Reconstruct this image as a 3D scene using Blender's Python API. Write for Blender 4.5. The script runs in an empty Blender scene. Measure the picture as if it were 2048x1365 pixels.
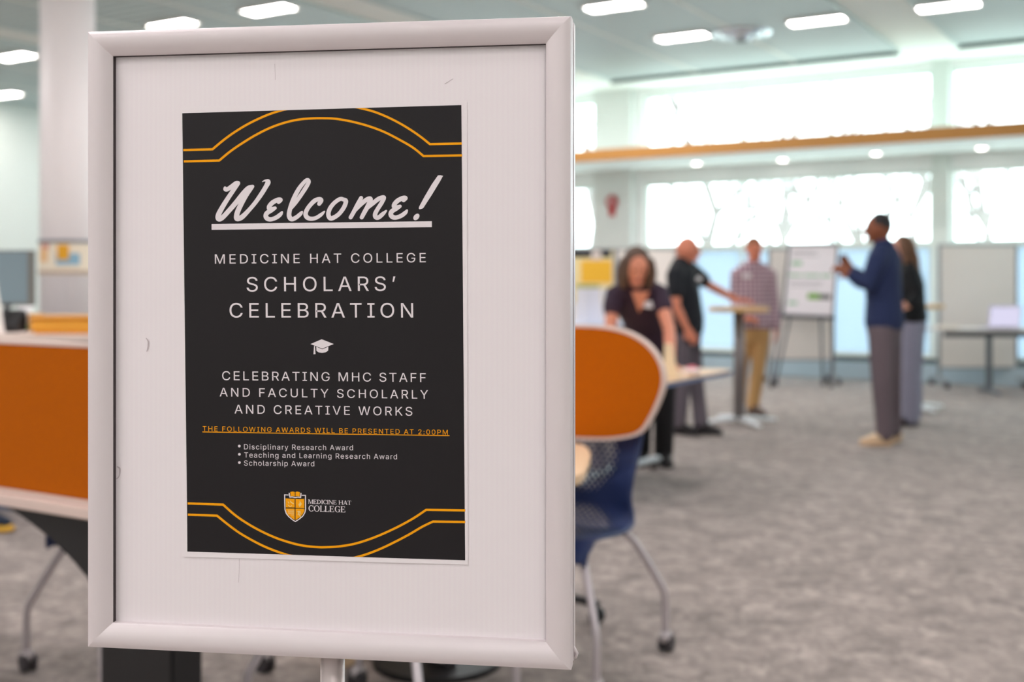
import bpy, bmesh, math, random
from mathutils import Vector, Matrix

# ------------------------------------------------------------------ camera
SC = bpy.context.scene
F, CX, HY, EYE = 2300.0, 1024.0, 560.0, 1.3       # focal length (px), centre, horizon row, eye height
cam_data = bpy.data.cameras.new('camera')
cam = bpy.data.objects.new('camera', cam_data)
SC.collection.objects.link(cam)
cam.location = (0, 0, EYE)
cam.rotation_euler = (math.pi / 2, 0, 0)
cam_data.sensor_width = 36.0
cam_data.lens = F / 2048 * 36
cam_data.shift_y = -(682.5 - HY) / 2048
cam_data.clip_start = 0.05
cam_data.clip_end = 300
cam_data.dof.use_dof = True
cam_data.dof.focus_distance = 1.085
cam_data.dof.aperture_fstop = 4.4
cam_data.dof.aperture_blades = 0
SC.camera = cam

# ------------------------------------------------------------------ sky, exposure
world = bpy.data.worlds.new('sky')
SC.world = world
world.use_nodes = True
bg = world.node_tree.nodes['Background']
bg.inputs['Color'].default_value = (0.87, 0.95, 1.0, 1)
bg.inputs['Strength'].default_value = 7.5
SC.view_settings.view_transform = 'Standard'
SC.view_settings.look = 'None'
SC.view_settings.exposure = 0.0
SC.view_settings.gamma = 1.0
SC.view_settings.use_curve_mapping = False
try:
    SC.cycles.use_denoising = True
    SC.cycles.max_bounces = 8
    SC.cycles.diffuse_bounces = 5
    SC.cycles.transparent_max_bounces = 12
    SC.cycles.sample_clamp_indirect = 8
    SC.cycles.caustics_reflective = False
    SC.cycles.caustics_refractive = False
except Exception:
    pass

# ------------------------------------------------------------------ room axes
# u runs along the window wall (to the right, nearer), n runs out towards the windows
CT, ST = 0.8535, 0.5211
def UN(u, n, z=0.0):
    return Vector((CT * u + ST * n, -ST * u + CT * n, z))
def to_un(x, d):
    return CT * x - ST * d, ST * x + CT * d
def at(px, py, d):
    """world point seen at pixel (px, py) at depth d"""
    return Vector(((px - CX) / F * d, d, EYE + (HY - py) / F * d))
def on_floor(px, py):
    d = EYE * F / (py - HY)
    return Vector(((px - CX) / F * d, d, 0))
def on_n(px, n):
    """depth along pixel column px of the vertical plane n = const"""
    t = (px - CX) / F
    return n / (ST * t + CT)
def u_on_n(px, n):
    d = on_n(px, n)
    return to_un((px - CX) / F * d, d)[0]
ROT_ROOM = math.atan2(-ST, CT)                    # z rotation that turns +x into u

WIN_N = 15.26                                     # window wall
SIDE_U, RIGHT_U, BACK_N = -16.0, 4.2, -6.5
CEIL, SLAT = 4.18, 4.05

# unseen fill lights added along the ceiling rows overhead and behind the camera
def lamp(u, n, power, col=(1.0, 0.935, 0.945), size=(1.2, 0.3)):
    ld = bpy.data.lights.new('ceiling_fill_light', 'AREA')
    ld.shape = 'RECTANGLE'; ld.size, ld.size_y = size
    ld.energy = power; ld.color = col
    lo = bpy.data.objects.new('ceiling_fill_light', ld)
    SC.collection.objects.link(lo)
    lo.location = UN(u, n, SLAT - 0.03)
    lo.rotation_euler = (0, 0, ROT_ROOM)
    return lo
FILL_W = 35.0
for n in (6.9, 4.3, 1.7, -0.9, -3.5, -5.6):
    for u in (-9.3, -5.2, -2.0, 1.2):
        lamp(u, n, FILL_W)
for u in (-13.5, -9.3):
    for n in (5.2, 1.7, -2.5):
        lamp(u - 2.2, n, FILL_W * 0.5)

for u in (-13.8, -11.0, -8.1, -6.2):                # added lights hidden behind the sign to brighten the far part of the room
    for n in (10.4, 12.6):
        lamp(u, n, FILL_W if u > -9 else FILL_W * 0.45)
# daylight portals in the window openings
def portal(u0, u1, z0, z1):
    ld = bpy.data.lights.new('window_portal', 'AREA')
    ld.shape = 'RECTANGLE'; ld.size = u1 - u0; ld.size_y = z1 - z0
    ld.cycles.is_portal = True
    lo = bpy.data.objects.new('window_portal', ld)
    SC.collection.objects.link(lo)
    lo.location = UN((u0 + u1) / 2, WIN_N + 0.3, (z0 + z1) / 2)
    lo.rotation_euler = (-math.pi / 2, 0, ROT_ROOM)
    return lo

# ------------------------------------------------------------------ materials
def lin(c):
    return tuple(((v / 255) / 12.92 if v <= 10 else (((v / 255) + 0.055) / 1.055) ** 2.4) for v in c)
MATS = {}
def M(name, rgb, rough=0.5, metal=0.0, noise=0.0, nscale=20.0, bump=0.0, bscale=200.0, spec=0.5, sheen=0.0, stretch=None):
    if name in MATS: return MATS[name]
    m = bpy.data.materials.new(name); m.use_nodes = True
    nt = m.node_tree; b = nt.nodes['Principled BSDF']
    c = lin(rgb)
    b.inputs['Base Color'].default_value = (*c, 1)
    b.inputs['Roughness'].default_value = rough
    b.inputs['Metallic'].default_value = metal
    b.inputs['Specular IOR Level'].default_value = spec
    if sheen: b.inputs['Sheen Weight'].default_value = sheen
    if noise or bump:
        tc = nt.nodes.new('ShaderNodeTexCoord'); mp = nt.nodes.new('ShaderNodeMapping')
        nt.links.new(tc.outputs['Object'], mp.inputs['Vector'])
        if stretch: mp.inputs['Scale'].default_value = stretch
    if noise:
        tx = nt.nodes.new('ShaderNodeTexNoise'); tx.inputs['Scale'].default_value = nscale
        tx.inputs['Detail'].default_value = 5
        nt.links.new(mp.outputs['Vector'], tx.inputs['Vector'])
        mx = nt.nodes.new('ShaderNodeMix'); mx.data_type = 'RGBA'
        mx.inputs[6].default_value = (*[v * (1 - noise) for v in c], 1)
        mx.inputs[7].default_value = (*[min(1, v * (1 + noise)) for v in c], 1)
        nt.links.new(tx.outputs['Fac'], mx.inputs[0])
        nt.links.new(mx.outputs[2], b.inputs['Base Color'])
    if bump:
        t2 = nt.nodes.new('ShaderNodeTexNoise'); t2.inputs['Scale'].default_value = bscale
        nt.links.new(mp.outputs['Vector'], t2.inputs['Vector'])
        bp = nt.nodes.new('ShaderNodeBump'); bp.inputs['Strength'].default_value = bump
        bp.inputs['Distance'].default_value = 0.002
        nt.links.new(t2.outputs['Fac'], bp.inputs['Height'])
        nt.links.new(bp.outputs['Normal'], b.inputs['Normal'])
    MATS[name] = m
    return m
def emit(name, rgb, strength):
    if name in MATS: return MATS[name]
    m = bpy.data.materials.new(name); m.use_nodes = True
    nt = m.node_tree; nt.nodes.remove(nt.nodes['Principled BSDF'])
    e = nt.nodes.new('ShaderNodeEmission'); e.inputs['Color'].default_value = (*lin(rgb), 1)
    e.inputs['Strength'].default_value = strength
    nt.links.new(e.outputs[0], nt.nodes['Material Output'].inputs['Surface'])
    MATS[name] = m
    return m
def glass_mat():
    m = bpy.data.materials.new('window_glass'); m.use_nodes = True
    nt = m.node_tree; nt.nodes.remove(nt.nodes['Principled BSDF'])
    t = nt.nodes.new('ShaderNodeBsdfTransparent'); t.inputs['Color'].default_value = (0.93, 0.97, 0.96, 1)
    g = nt.nodes.new('ShaderNodeBsdfGlossy'); g.inputs['Roughness'].default_value = 0.02
    x = nt.nodes.new('ShaderNodeMixShader'); x.inputs[0].default_value = 0.06
    nt.links.new(t.outputs[0], x.inputs[1]); nt.links.new(g.outputs[0], x.inputs[2])
    nt.links.new(x.outputs[0], nt.nodes['Material Output'].inputs['Surface'])
    return m
def frosted_mat():
    m = bpy.data.materials.new('frosted_film_glass'); m.use_nodes = True
    nt = m.node_tree; nt.nodes.remove(nt.nodes['Principled BSDF'])
    t = nt.nodes.new('ShaderNodeBsdfTranslucent'); t.inputs['Color'].default_value = (0.44, 0.51, 0.565, 1)
    d = nt.nodes.new('ShaderNodeBsdfDiffuse'); d.inputs['Color'].default_value = (0.6, 0.66, 0.7, 1)
    x = nt.nodes.new('ShaderNodeMixShader'); x.inputs[0].default_value = 0.25
    nt.links.new(t.outputs[0], x.inputs[1]); nt.links.new(d.outputs[0], x.inputs[2])
    nt.links.new(x.outputs[0], nt.nodes['Material Output'].inputs['Surface'])
    return m
def carpet_mat():
    m = bpy.data.materials.new('grey_brown_carpet'); m.use_nodes = True
    nt = m.node_tree; b = nt.nodes['Principled BSDF']
    b.inputs['Roughness'].default_value = 0.95; b.inputs['Specular IOR Level'].default_value = 0.3; b.inputs['Sheen Weight'].default_value = 0.2; b.inputs['Sheen Roughness'].default_value = 0.4
    g = nt.nodes.new('ShaderNodeNewGeometry')
    def noise(scale, stretch, rot, detail=6, rough=0.6):
        mp = nt.nodes.new('ShaderNodeMapping'); mp.inputs['Scale'].default_value = stretch
        mp.inputs['Rotation'].default_value = (0, 0, rot)
        nt.links.new(g.outputs['Position'], mp.inputs['Vector'])
        t = nt.nodes.new('ShaderNodeTexNoise'); t.inputs['Scale'].default_value = scale
        t.inputs['Detail'].default_value = detail; t.inputs['Roughness'].default_value = rough
        t.inputs['Distortion'].default_value = 1.2
        nt.links.new(mp.outputs[0], t.inputs['Vector'])
        return t.outputs['Fac']
    a = noise(6.5, (1, 1.15, 1), -ROT_ROOM)
    c = noise(15.0, (1.5, 1, 1), -ROT_ROOM + 0.7)
    e = noise(260, (1, 1, 1), 0, 2)
    def mth(op, x, y):
        n = nt.nodes.new('ShaderNodeMath'); n.operation = op
        for i, v in enumerate((x, y)):
            if isinstance(v, float): n.inputs[i].default_value = v
            else: nt.links.new(v, n.inputs[i])
        return n.outputs[0]
    s = mth('ADD', mth('MULTIPLY', a, 0.5), mth('ADD', mth('MULTIPLY', c, 0.35), mth('MULTIPLY', e, 0.15)))
    r = nt.nodes.new('ShaderNodeValToRGB')
    r.color_ramp.elements[0].position = 0.36; r.color_ramp.elements[0].color = (*lin((104, 96, 92)), 1)
    r.color_ramp.elements[1].position = 0.64; r.color_ramp.elements[1].color = (*lin((192, 179, 171)), 1)
    mid = r.color_ramp.elements.new(0.5); mid.color = (*lin((146, 135, 129)), 1)
    nt.links.new(s, r.inputs[0]); nt.links.new(r.outputs[0], b.inputs['Base Color'])
    bp = nt.nodes.new('ShaderNodeBump'); bp.inputs['Strength'].default_value = 0.5; bp.inputs['Distance'].default_value = 0.004
    nt.links.new(e, bp.inputs['Height']); nt.links.new(bp.outputs[0], b.inputs['Normal'])
    return m
def fluted_mat():
    """white corrugated plastic sheet with fine vertical flutes"""
    m = bpy.data.materials.new('white_corrugated_plastic'); m.use_nodes = True
    nt = m.node_tree; b = nt.nodes['Principled BSDF']; b.inputs['Roughness'].default_value = 0.45
    tc = nt.nodes.new('ShaderNodeTexCoord')
    w = nt.nodes.new('ShaderNodeTexWave'); w.wave_type = 'BANDS'; w.bands_direction = 'X'
    w.inputs['Scale'].default_value = 62; w.inputs['Distortion'].default_value = 0.4
    nt.links.new(tc.outputs['Object'], w.inputs['Vector'])
    mx = nt.nodes.new('ShaderNodeMix'); mx.data_type = 'RGBA'
    mx.inputs[6].default_value = (*lin((245, 236, 240)), 1); mx.inputs[7].default_value = (*lin((246, 238, 241)), 1)
    nt.links.new(w.outputs['Fac'], mx.inputs[0]); nt.links.new(mx.outputs[2], b.inputs['Base Color'])
    bp = nt.nodes.new('ShaderNodeBump'); bp.inputs['Strength'].default_value = 0.03; bp.inputs['Distance'].default_value = 0.0004
    nt.links.new(w.outputs['Fac'], bp.inputs['Height']); nt.links.new(bp.outputs[0], b.inputs['Normal'])
    return m
def plaid_mat():
    m = bpy.data.materials.new('purple_plaid_cotton'); m.use_nodes = True
    nt = m.node_tree; b = nt.nodes['Principled BSDF']; b.inputs['Roughness'].default_value = 0.85
    tc = nt.nodes.new('ShaderNodeTexCoord')
    def wave(direction):
        w = nt.nodes.new('ShaderNodeTexWave'); w.wave_type = 'BANDS'; w.bands_direction = direction
        w.inputs['Scale'].default_value = 7.5
        nt.links.new(tc.outputs['Object'], w.inputs['Vector']); return w.outputs['Fac']
    ad = nt.nodes.new('ShaderNodeMath'); ad.operation = 'ADD'
    nt.links.new(wave('X'), ad.inputs[0]); nt.links.new(wave('Z'), ad.inputs[1])
    r = nt.nodes.new('ShaderNodeValToRGB')
    r.color_ramp.elements[0].position = 0.25; r.color_ramp.elements[0].color = (*lin((120, 82, 98)), 1)
    r.color_ramp.elements[1].position = 0.8; r.color_ramp.elements[1].color = (*lin((222, 200, 210)), 1)
    h = nt.nodes.new('ShaderNodeMath'); h.operation = 'MULTIPLY'; h.inputs[1].default_value = 0.5
    nt.links.new(ad.outputs[0], h.inputs[0]); nt.links.new(h.outputs[0], r.inputs[0])
    nt.links.new(r.outputs[0], b.inputs['Base Color'])
    return m
def perforated_mat():
    """navy moulded shell with two fields of small see-through holes"""
    m = bpy.data.materials.new('navy_perforated_shell'); m.use_nodes = True
    nt = m.node_tree; b = nt.nodes['Principled BSDF']
    b.inputs['Base Color'].default_value = (*lin((30, 50, 98)), 1); b.inputs['Roughness'].default_value = 0.55
    uv = nt.nodes.new('ShaderNodeUVMap')
    mp = nt.nodes.new('ShaderNodeMapping'); mp.inputs['Rotation'].default_value = (0, 0, math.pi / 4)
    mp.inputs['Scale'].default_value = (1, 2.0, 1)
    nt.links.new(uv.outputs[0], mp.inputs[0])
    v = nt.nodes.new('ShaderNodeTexVoronoi'); v.inputs['Scale'].default_value = 22; v.inputs['Randomness'].default_value = 0
    sc = nt.nodes.new('ShaderNodeMapping'); sc.inputs['Scale'].default_value = (1, 2.0, 1)
    rt = nt.nodes.new('ShaderNodeMapping'); rt.inputs['Rotation'].default_value = (0, 0, math.pi / 4)
    nt.links.new(uv.outputs[0], sc.inputs[0]); nt.links.new(sc.outputs[0], rt.inputs[0]); nt.links.new(rt.outputs[0], v.inputs['Vector'])
    sp = nt.nodes.new('ShaderNodeSeparateXYZ'); nt.links.new(uv.outputs[0], sp.inputs[0])
    def mth(op, x, y=0.0):
        n = nt.nodes.new('ShaderNodeMath'); n.operation = op
        for i, q in enumerate((x, y)):
            if isinstance(q, (float, int)): n.inputs[i].default_value = q
            else: nt.links.new(q, n.inputs[i])
        return n.outputs[0]
    def field(cu, cv, ru, rv):
        a = mth('DIVIDE', mth('SUBTRACT', sp.outputs[0], cu), ru)
        c = mth('DIVIDE', mth('SUBTRACT', sp.outputs[1], cv), rv)
        return mth('SUBTRACT', 1.0, mth('ADD', mth('MULTIPLY', a, a), mth('MULTIPLY', c, c)))
    f = mth('MAXIMUM', field(0.5, 0.40, 0.42, 0.16), field(0.5, 0.72, 0.38, 0.16))
    thr = mth('MULTIPLY', mth('MINIMUM', mth('MAXIMUM', f, 0.0), 0.6), 0.62)
    hole = mth('LESS_THAN', v.outputs['Distance'], thr)
    t = nt.nodes.new('ShaderNodeBsdfTransparent'); x = nt.nodes.new('ShaderNodeMixShader')
    nt.links.new(hole, x.inputs[0]); nt.links.new(b.outputs[0], x.inputs[1]); nt.links.new(t.outputs[0], x.inputs[2])
    nt.links.new(x.outputs[0], nt.nodes['Material Output'].inputs['Surface'])
    return m

# ------------------------------------------------------------------ mesh helpers
class MB:
    """collects shapes, then links them as ONE mesh object"""
    def __init__(self): self.v = []; self.f = []; self.uv = None
    def add(self, vs, fs):
        o = len(self.v); self.v += [Vector(p) for p in vs]; self.f += [[i + o for i in q] for q in fs]; return self
    def box(self, c, s, rz=0.0, M3=None):
        c = Vector(c); h = Vector(s) / 2
        R = M3 if M3 is not None else Matrix.Rotation(rz, 3, 'Z')
        vs = [c + R @ Vector((x * h.x, y * h.y, z * h.z)) for x in (-1, 1) for y in (-1, 1) for z in (-1, 1)]
        return self.add(vs, [(0, 1, 3, 2), (4, 6, 7, 5), (0, 4, 5, 1), (2, 3, 7, 6), (0, 2, 6, 4), (1, 5, 7, 3)])
    def un(self, u0, u1, n0, n1, z0, z1):
        return self.box(UN((u0 + u1) / 2, (n0 + n1) / 2, (z0 + z1) / 2), (u1 - u0, n1 - n0, z1 - z0), ROT_ROOM)
    def prism(self, poly, axis_o, ax, ay, az, t):
        """polygon (x,y) in the frame ax, ay at axis_o, thickened by t along az"""
        o, ax, ay, az = Vector(axis_o), Vector(ax), Vector(ay), Vector(az)
        k = len(poly)
        vs = [o + ax * x + ay * y for x, y in poly] + [o + ax * x + ay * y + az * t for x, y in poly]
        fs = [list(range(k))[::-1], list(range(k, 2 * k))] + [[i, (i + 1) % k, k + (i + 1) % k, k + i] for i in range(k)]
        return self.add(vs, fs)
    def loft(self, pts, rad, side=None, n=12, cap=True):
        pts = [Vector(p) for p in pts]
        rad = [(r, r) if isinstance(r, (int, float)) else r for r in rad]
        k = len(pts); T = []
        for i in range(k):
            a = pts[max(0, i - 1)]; b = pts[min(k - 1, i + 1)]
            T.append((b - a).normalized())
        if cap:
            p0, p1 = pts[0], pts[-1]; r0, r1 = rad[0], rad[-1]
            m0, m1 = min(r0), min(r1)
            pts = [p0 - T[0] * m0 * 0.9, p0 - T[0] * m0 * 0.6] + pts + [p1 + T[-1] * m1 * 0.6, p1 + T[-1] * m1 * 0.9]
            rad = [tuple(x * 0.35 for x in r0), tuple(x * 0.78 for x in r0)] + rad + [tuple(x * 0.78 for x in r1), tuple(x * 0.35 for x in r1)]
            T = [T[0]] * 2 + T + [T[-1]] * 2; k += 4
        A = Vector(side) if side is not None else None
        vs = []; prev = None
        for i in range(k):
            t = T[i]
            if A is not None: a = A - t * A.dot(t)
            elif prev is None:
                a = t.orthogonal()
            else: a = prev - t * prev.dot(t)
            if a.length < 1e-5: a = t.orthogonal()
            a.normalize(); prev = a; b = t.cross(a)
            for j in range(n):
                q = 2 * math.pi * j / n
                vs.append(pts[i] + a * rad[i][0] * math.cos(q) + b * rad[i][1] * math.sin(q))
        fs = [[i * n + j, i * n + (j + 1) % n, (i + 1) * n + (j + 1) % n, (i + 1) * n + j] for i in range(k - 1) for j in range(n)]
        fs += [list(range(n))[::-1], [(k - 1) * n + j for j in range(n)]]
        return self.add(vs, fs)
    def ball(self, c, r, R=None, n=16, m=10, fn=None):
        c = Vector(c); r = Vector(r) if not isinstance(r, (int, float)) else Vector((r, r, r))
        R = R or Matrix.Identity(3); vs = []; fs = []
        for i in range(m + 1):
            ph = math.pi * i / m
            for j in range(n):
                th = 2 * math.pi * j / n
                p = Vector((math.sin(ph) * math.cos(th), math.sin(ph) * math.sin(th), math.cos(ph)))
                if fn: p = fn(p)
                vs.append(c + R @ Vector((p.x * r.x, p.y * r.y, p.z * r.z)))
        for i in range(m):
            for j in range(n):
                fs.append([i * n + j, (i + 1) * n + j, (i + 1) * n + (j + 1) % n, i * n + (j + 1) % n])
        return self.add(vs, fs)
    def disc(self, c, r, h, n=24, axis='Z'):
        c = Vector(c)
        if axis == 'Z': ax, ay, az = Vector((1, 0, 0)), Vector((0, 1, 0)), Vector((0, 0, 1))
        else: az = Vector(axis).normalized(); ax = az.orthogonal().normalized(); ay = az.cross(ax)
        return self.prism([(r * math.cos(2 * math.pi * i / n), r * math.sin(2 * math.pi * i / n)) for i in range(n)], c, ax, ay, az, h)
    def build(self, name, mat, parent=None, smooth=False, bevel=0.0, seg=2, origin=None, merge=True, loose=False):
        me = bpy.data.meshes.new(name)
        if origin is not None: org = Vector(origin)
        else:
            q = parent
            while q is not None and q.parent is not None: q = q.parent
            org = Vector(q['_o']) if q is not None and '_o' in q else Vector((0, 0, 0))
        me.from_pydata([tuple(p - org) for p in self.v], [], self.f)
        bm = bmesh.new(); bm.from_mesh(me)
        if merge: bmesh.ops.remove_doubles(bm, verts=bm.verts, dist=1e-6)
        if not loose: bmesh.ops.recalc_face_normals(bm, faces=bm.faces)
        if bevel:
            es = [e for e in bm.edges if len(e.link_faces) == 2 and e.calc_face_angle(0) > 0.6]
            bmesh.ops.bevel(bm, geom=es, offset=bevel, segments=seg, affect='EDGES', clamp_overlap=True)
        bm.to_mesh(me); bm.free()
        if smooth:
            for p in me.polygons: p.use_smooth = True
        me.materials.append(mat)
        o = bpy.data.objects.new(name, me); SC.collection.objects.link(o)
        if parent is not None:
            o.parent = parent
        elif origin is not None:
            o.location = org
        return o
def voxel(mb, name, mat, parent, vs=0.008, smooth=3):
    """one continuous skin over everything in mb"""
    o = mb.build(name, mat, parent, smooth=True)
    r = o.modifiers.new('remesh', 'REMESH'); r.mode = 'VOXEL'; r.voxel_size = vs; r.use_smooth_shade = True
    s = o.modifiers.new('smooth', 'SMOOTH'); s.factor = 0.5; s.iterations = smooth
    dg = bpy.context.evaluated_depsgraph_get()
    me = bpy.data.meshes.new_from_object(o.evaluated_get(dg), depsgraph=dg)
    me.name = name
    o.modifiers.clear(); o.data = me
    for p in me.polygons: p.use_smooth = True
    if not me.materials: me.materials.append(mat)
    return o
def thing(name, label, cat, loc=(0, 0, 0), group=None, rz=0.0):
    o = bpy.data.objects.new(name, None); SC.collection.objects.link(o)
    o.empty_display_size = 0.1
    o.location = loc; o.rotation_euler = (0, 0, rz)
    o['label'] = label; o['category'] = cat
    if group: o['group'] = group
    if rz == 0.0: o['_o'] = list(loc)              # children are given in world coordinates
    return o
def tag(o, label, cat, group=None, kind=None):
    o['label'] = label; o['category'] = cat
    if group: o['group'] = group
    if kind: o['kind'] = kind
    return o
def struct(o, label, cat):
    o['kind'] = 'structure'; o['label'] = label; o['category'] = cat; return o
def copy_tree(o, parent=None):
    c = o.copy(); SC.collection.objects.link(c)
    if parent is not None: c.parent = parent
    for ch in list(o.children): copy_tree(ch, c)
    return c
# =================================================================== THE SETTING
m_wall = M('pale_green_white_paint', (232, 238, 232), 0.8)
m_ceil = M('white_plaster', (238, 240, 234), 0.9)
m_slat = M('grey_green_ceiling_slats', (201, 214, 213), 0.55)
m_dark_gap = M('dark_reveal', (58, 64, 62), 0.8)
m_mull = M('pale_grey_window_frame', (230, 238, 232), 0.5)
m_pier = M('grey_pier_paint', (230, 234, 230), 0.7)
m_wood = M('honey_wood_fascia', (182, 128, 58), 0.5, noise=0.08, nscale=3, stretch=(1, 1, 14))
m_glass = glass_mat(); m_frost = frosted_mat(); m_carpet = carpet_mat()
m_curb = M('pale_blue_grey_convector', (176, 196, 206), 0.4)

struct(MB().un(SIDE_U - 0.3, RIGHT_U + 0.3, BACK_N - 0.3, WIN_N + 0.2, -0.2, 0).build('floor', m_carpet), 'grey brown mottled carpet floor', 'floor')
struct(MB().un(SIDE_U - 0.3, RIGHT_U + 0.3, BACK_N - 0.3, WIN_N + 0.3, CEIL, CEIL + 0.2).build('ceiling', m_ceil), 'white plaster ceiling between the slatted bays', 'ceiling')
struct(MB().un(SIDE_U - 0.25, SIDE_U, BACK_N, WIN_N, 0, CEIL).build('wall_left', m_wall), 'plain pale green side wall at the left', 'wall')
struct(MB().un(RIGHT_U, RIGHT_U + 0.25, BACK_N, WIN_N, 0, CEIL).build('wall_right', m_wall), 'plain pale wall on the right of the room', 'wall')
struct(MB().un(SIDE_U, RIGHT_U, BACK_N - 0.25, BACK_N, 0, CEIL).build('wall_front', m_wall), 'plain pale wall behind the camera', 'wall')

PA0, PA1 = u_on_n(1190, WIN_N), u_on_n(1288, WIN_N)
PB0, PB1 = u_on_n(1865, WIN_N), u_on_n(1900, WIN_N)
CURB, TRANS, HEAD, SHELF_B, SHELF_T, TOP = 0.305, 1.755, 2.70, 2.90, 3.04, 3.97
bays = [(SIDE_U + 0.1, -12.3), (-11.9, PA0), (PA1, PB0), (PB1, 1.5), (1.9, RIGHT_U - 0.1)]
w = MB()
w.un(SIDE_U, RIGHT_U, WIN_N, WIN_N + 0.2, 0, CURB)
w.un(SIDE_U, RIGHT_U, WIN_N, WIN_N + 0.2, HEAD, SHELF_T)
w.un(SIDE_U, RIGHT_U, WIN_N, WIN_N + 0.2, TOP, CEIL)
edges = [SIDE_U] + [x for b in bays for x in b] + [RIGHT_U]
for a, b in zip(edges[0::2], edges[1::2]):
    for z0, z1 in ((CURB, HEAD), (SHELF_T, TOP)):
        w.un(a, b, WIN_N, WIN_N + 0.2, z0, z1)
struct(w.build('wall_back', M('bright_white_paint', (248, 250, 248), 0.8)), 'far wall of tall windows with pale piers', 'wall')
PIL1 = u_on_n(1262, WIN_N - 0.12)
struct(MB().un(PA0 + 0.03, PIL1, WIN_N - 0.12, WIN_N, 0, CEIL).build('trim_1', m_pier, bevel=0.01), 'grey pilaster between two window bays with a red rosette on it', 'pilaster')
struct(MB().un(PB0, PB1, WIN_N - 0.05, WIN_N, 0, CEIL).build('trim_2', m_mull, bevel=0.008), 'slim pale green pier between the two right window bays', 'pier')
# light shelf with wood fascia
SHN = 13.76
struct(MB().un(SIDE_U, RIGHT_U, SHN + 0.03, WIN_N, SHELF_B, SHELF_T).build('trim_3', m_ceil), 'white shelf soffit projecting under the upper windows', 'soffit')
struct(MB().un(SIDE_U, RIGHT_U, SHN, SHN + 0.03, SHELF_B - 0.005, SHELF_T + 0.01).build('trim_4', m_wood, bevel=0.004), 'long honey brown wood fascia running across the windows', 'fascia')
# convector casing under the windows
cv = MB().un(SIDE_U + 0.05, RIGHT_U - 0.05, WIN_N - 0.16, WIN_N - 0.002, 0.0, CURB - 0.065)
struct(cv.build('baseboard_back', m_curb, bevel=0.01), 'low pale blue grey casing along the foot of the windows', 'baseboard')
vn = MB().un(SIDE_U + 0.05, RIGHT_U - 0.05, WIN_N - 0.10, WIN_N - 0.02, CURB - 0.065, CURB - 0.004)
struct(vn.build('trim_5', m_dark_gap), 'dark grille slot on top of the casing under the windows', 'grille')
# windows
mull_px = {2: [u_on_n(1480, WIN_N), u_on_n(1660, WIN_N)]}
for i, (u0, u1) in enumerate(bays):
    r = thing('window_%d' % (i + 1), 'tall window bay, clear above and frosted below, %s' % ('behind the column', 'left of the grey pilaster', 'right of the grey pilaster', 'right of the slim pier', 'at the right end of the wall')[i], 'window', UN((u0 + u1) / 2, WIN_N, 0))
    r['kind'] = 'structure'
    k = max(1, round((u1 - u0) / 1.4))
    cuts = mull_px.get(i) or [u0 + (u1 - u0) * j / k for j in range(1, k)]
    xs = [u0] + cuts + [u1]
    for nm, z0, z1 in (('upper', SHELF_T, TOP), ('middle', TRANS, HEAD), ('lower', CURB, TRANS)):
        f = MB(); t = 0.045
        a0, a1 = WIN_N + 0.05, WIN_N + 0.13
        f.un(u0, u1, a0, a1, z0, z0 + t); f.un(u0, u1, a0, a1, z1 - t, z1)
        f.un(u0, u0 + t, a0, a1, z0 + t, z1 - t); f.un(u1 - t, u1, a0, a1, z0 + t, z1 - t)
        for c in cuts: f.un(c - 0.022, c + 0.022, a0, a1, z0 + t, z1 - t)
        fo = f.build('window_frame', m_mull, r)
        for a, b in zip(xs[:-1], xs[1:]):
            p = MB().un(a + 0.02, b - 0.02, WIN_N + 0.085, WIN_N + 0.092, z0 + 0.02, z1 - 0.02)
            if nm == 'lower':
                o = p.build('frosted_pane', m_frost, r); o['label'] = 'frosted lower pane'
            else:
                p.build('pane', m_glass, r)
    portal(u0, u1, SHELF_T, TOP); portal(u0, u1, CURB, HEAD)
# slatted ceiling bays
sp_div = []
for k, (u0, u1) in enumerate(((SIDE_U + 0.1, -11.9), (-11.2, -7.70), (-7.1, -3.24), (-2.57, 1.2), (1.95, RIGHT_U))):
    s = MB(); n = BACK_N + 0.1
    while n < 14.2:
        s.un(u0 + 0.02, u1 - 0.02, n, min(n + 0.135, 14.24), SLAT, SLAT + 0.02); n += 0.16
    for a in (u0, u1 - 0.03): s.un(a, a + 0.03, BACK_N + 0.1, 14.24, SLAT - 0.015, CEIL)
    for q in (0.33, 0.67):
        a = u0 + (u1 - u0) * q
        sp_div.append((a, k))
    o = s.build('ceiling_%d' % (k + 1), m_slat)
    struct(o, 'grey green slatted ceiling bay %s' % ('at the far left', 'left of the white beam over the sign', 'over the people', 'at the top right', 'at the right wall')[k], 'ceiling')
    e = MB().un(u0, u1, 14.235, 14.27, SLAT - 0.045, SLAT + 0.03)
    struct(e.build('trim_%d' % (k + 6), m_dark_gap), 'dark end edge of the slatted bay %s' % ('at the far left', 'left of the white beam over the sign', 'over the people', 'at the top right', 'at the right wall')[k], 'trim')

for a, k in sp_div:
    d_ = MB().un(a - 0.025, a + 0.025, BACK_N + 0.1, 14.24, SLAT - 0.006, SLAT - 0.0005)
    o = d_.build('divider', m_ceil, bpy.data.objects['ceiling_%d' % (k + 1)])
for i, (a, b, lb) in enumerate(((-11.9, -11.2, 'white ceiling beam at the left'), (-7.70, -7.1, 'white ceiling beam in line with the grey pilaster'), (-3.24, -2.57, 'white ceiling beam in line with the slim pier'), (1.2, 1.95, 'white ceiling beam at the right'))):
    struct(MB().un(a, b, BACK_N, 14.27, SLAT + 0.03, CEIL).build('trim_%d' % (20 + i), m_ceil), lb, 'beam')
struct(MB().un(SIDE_U, RIGHT_U, 14.27, WIN_N, SLAT + 0.03, CEIL).build('trim_24', m_ceil), 'white ceiling strip along the top of the windows', 'ceiling')

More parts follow.
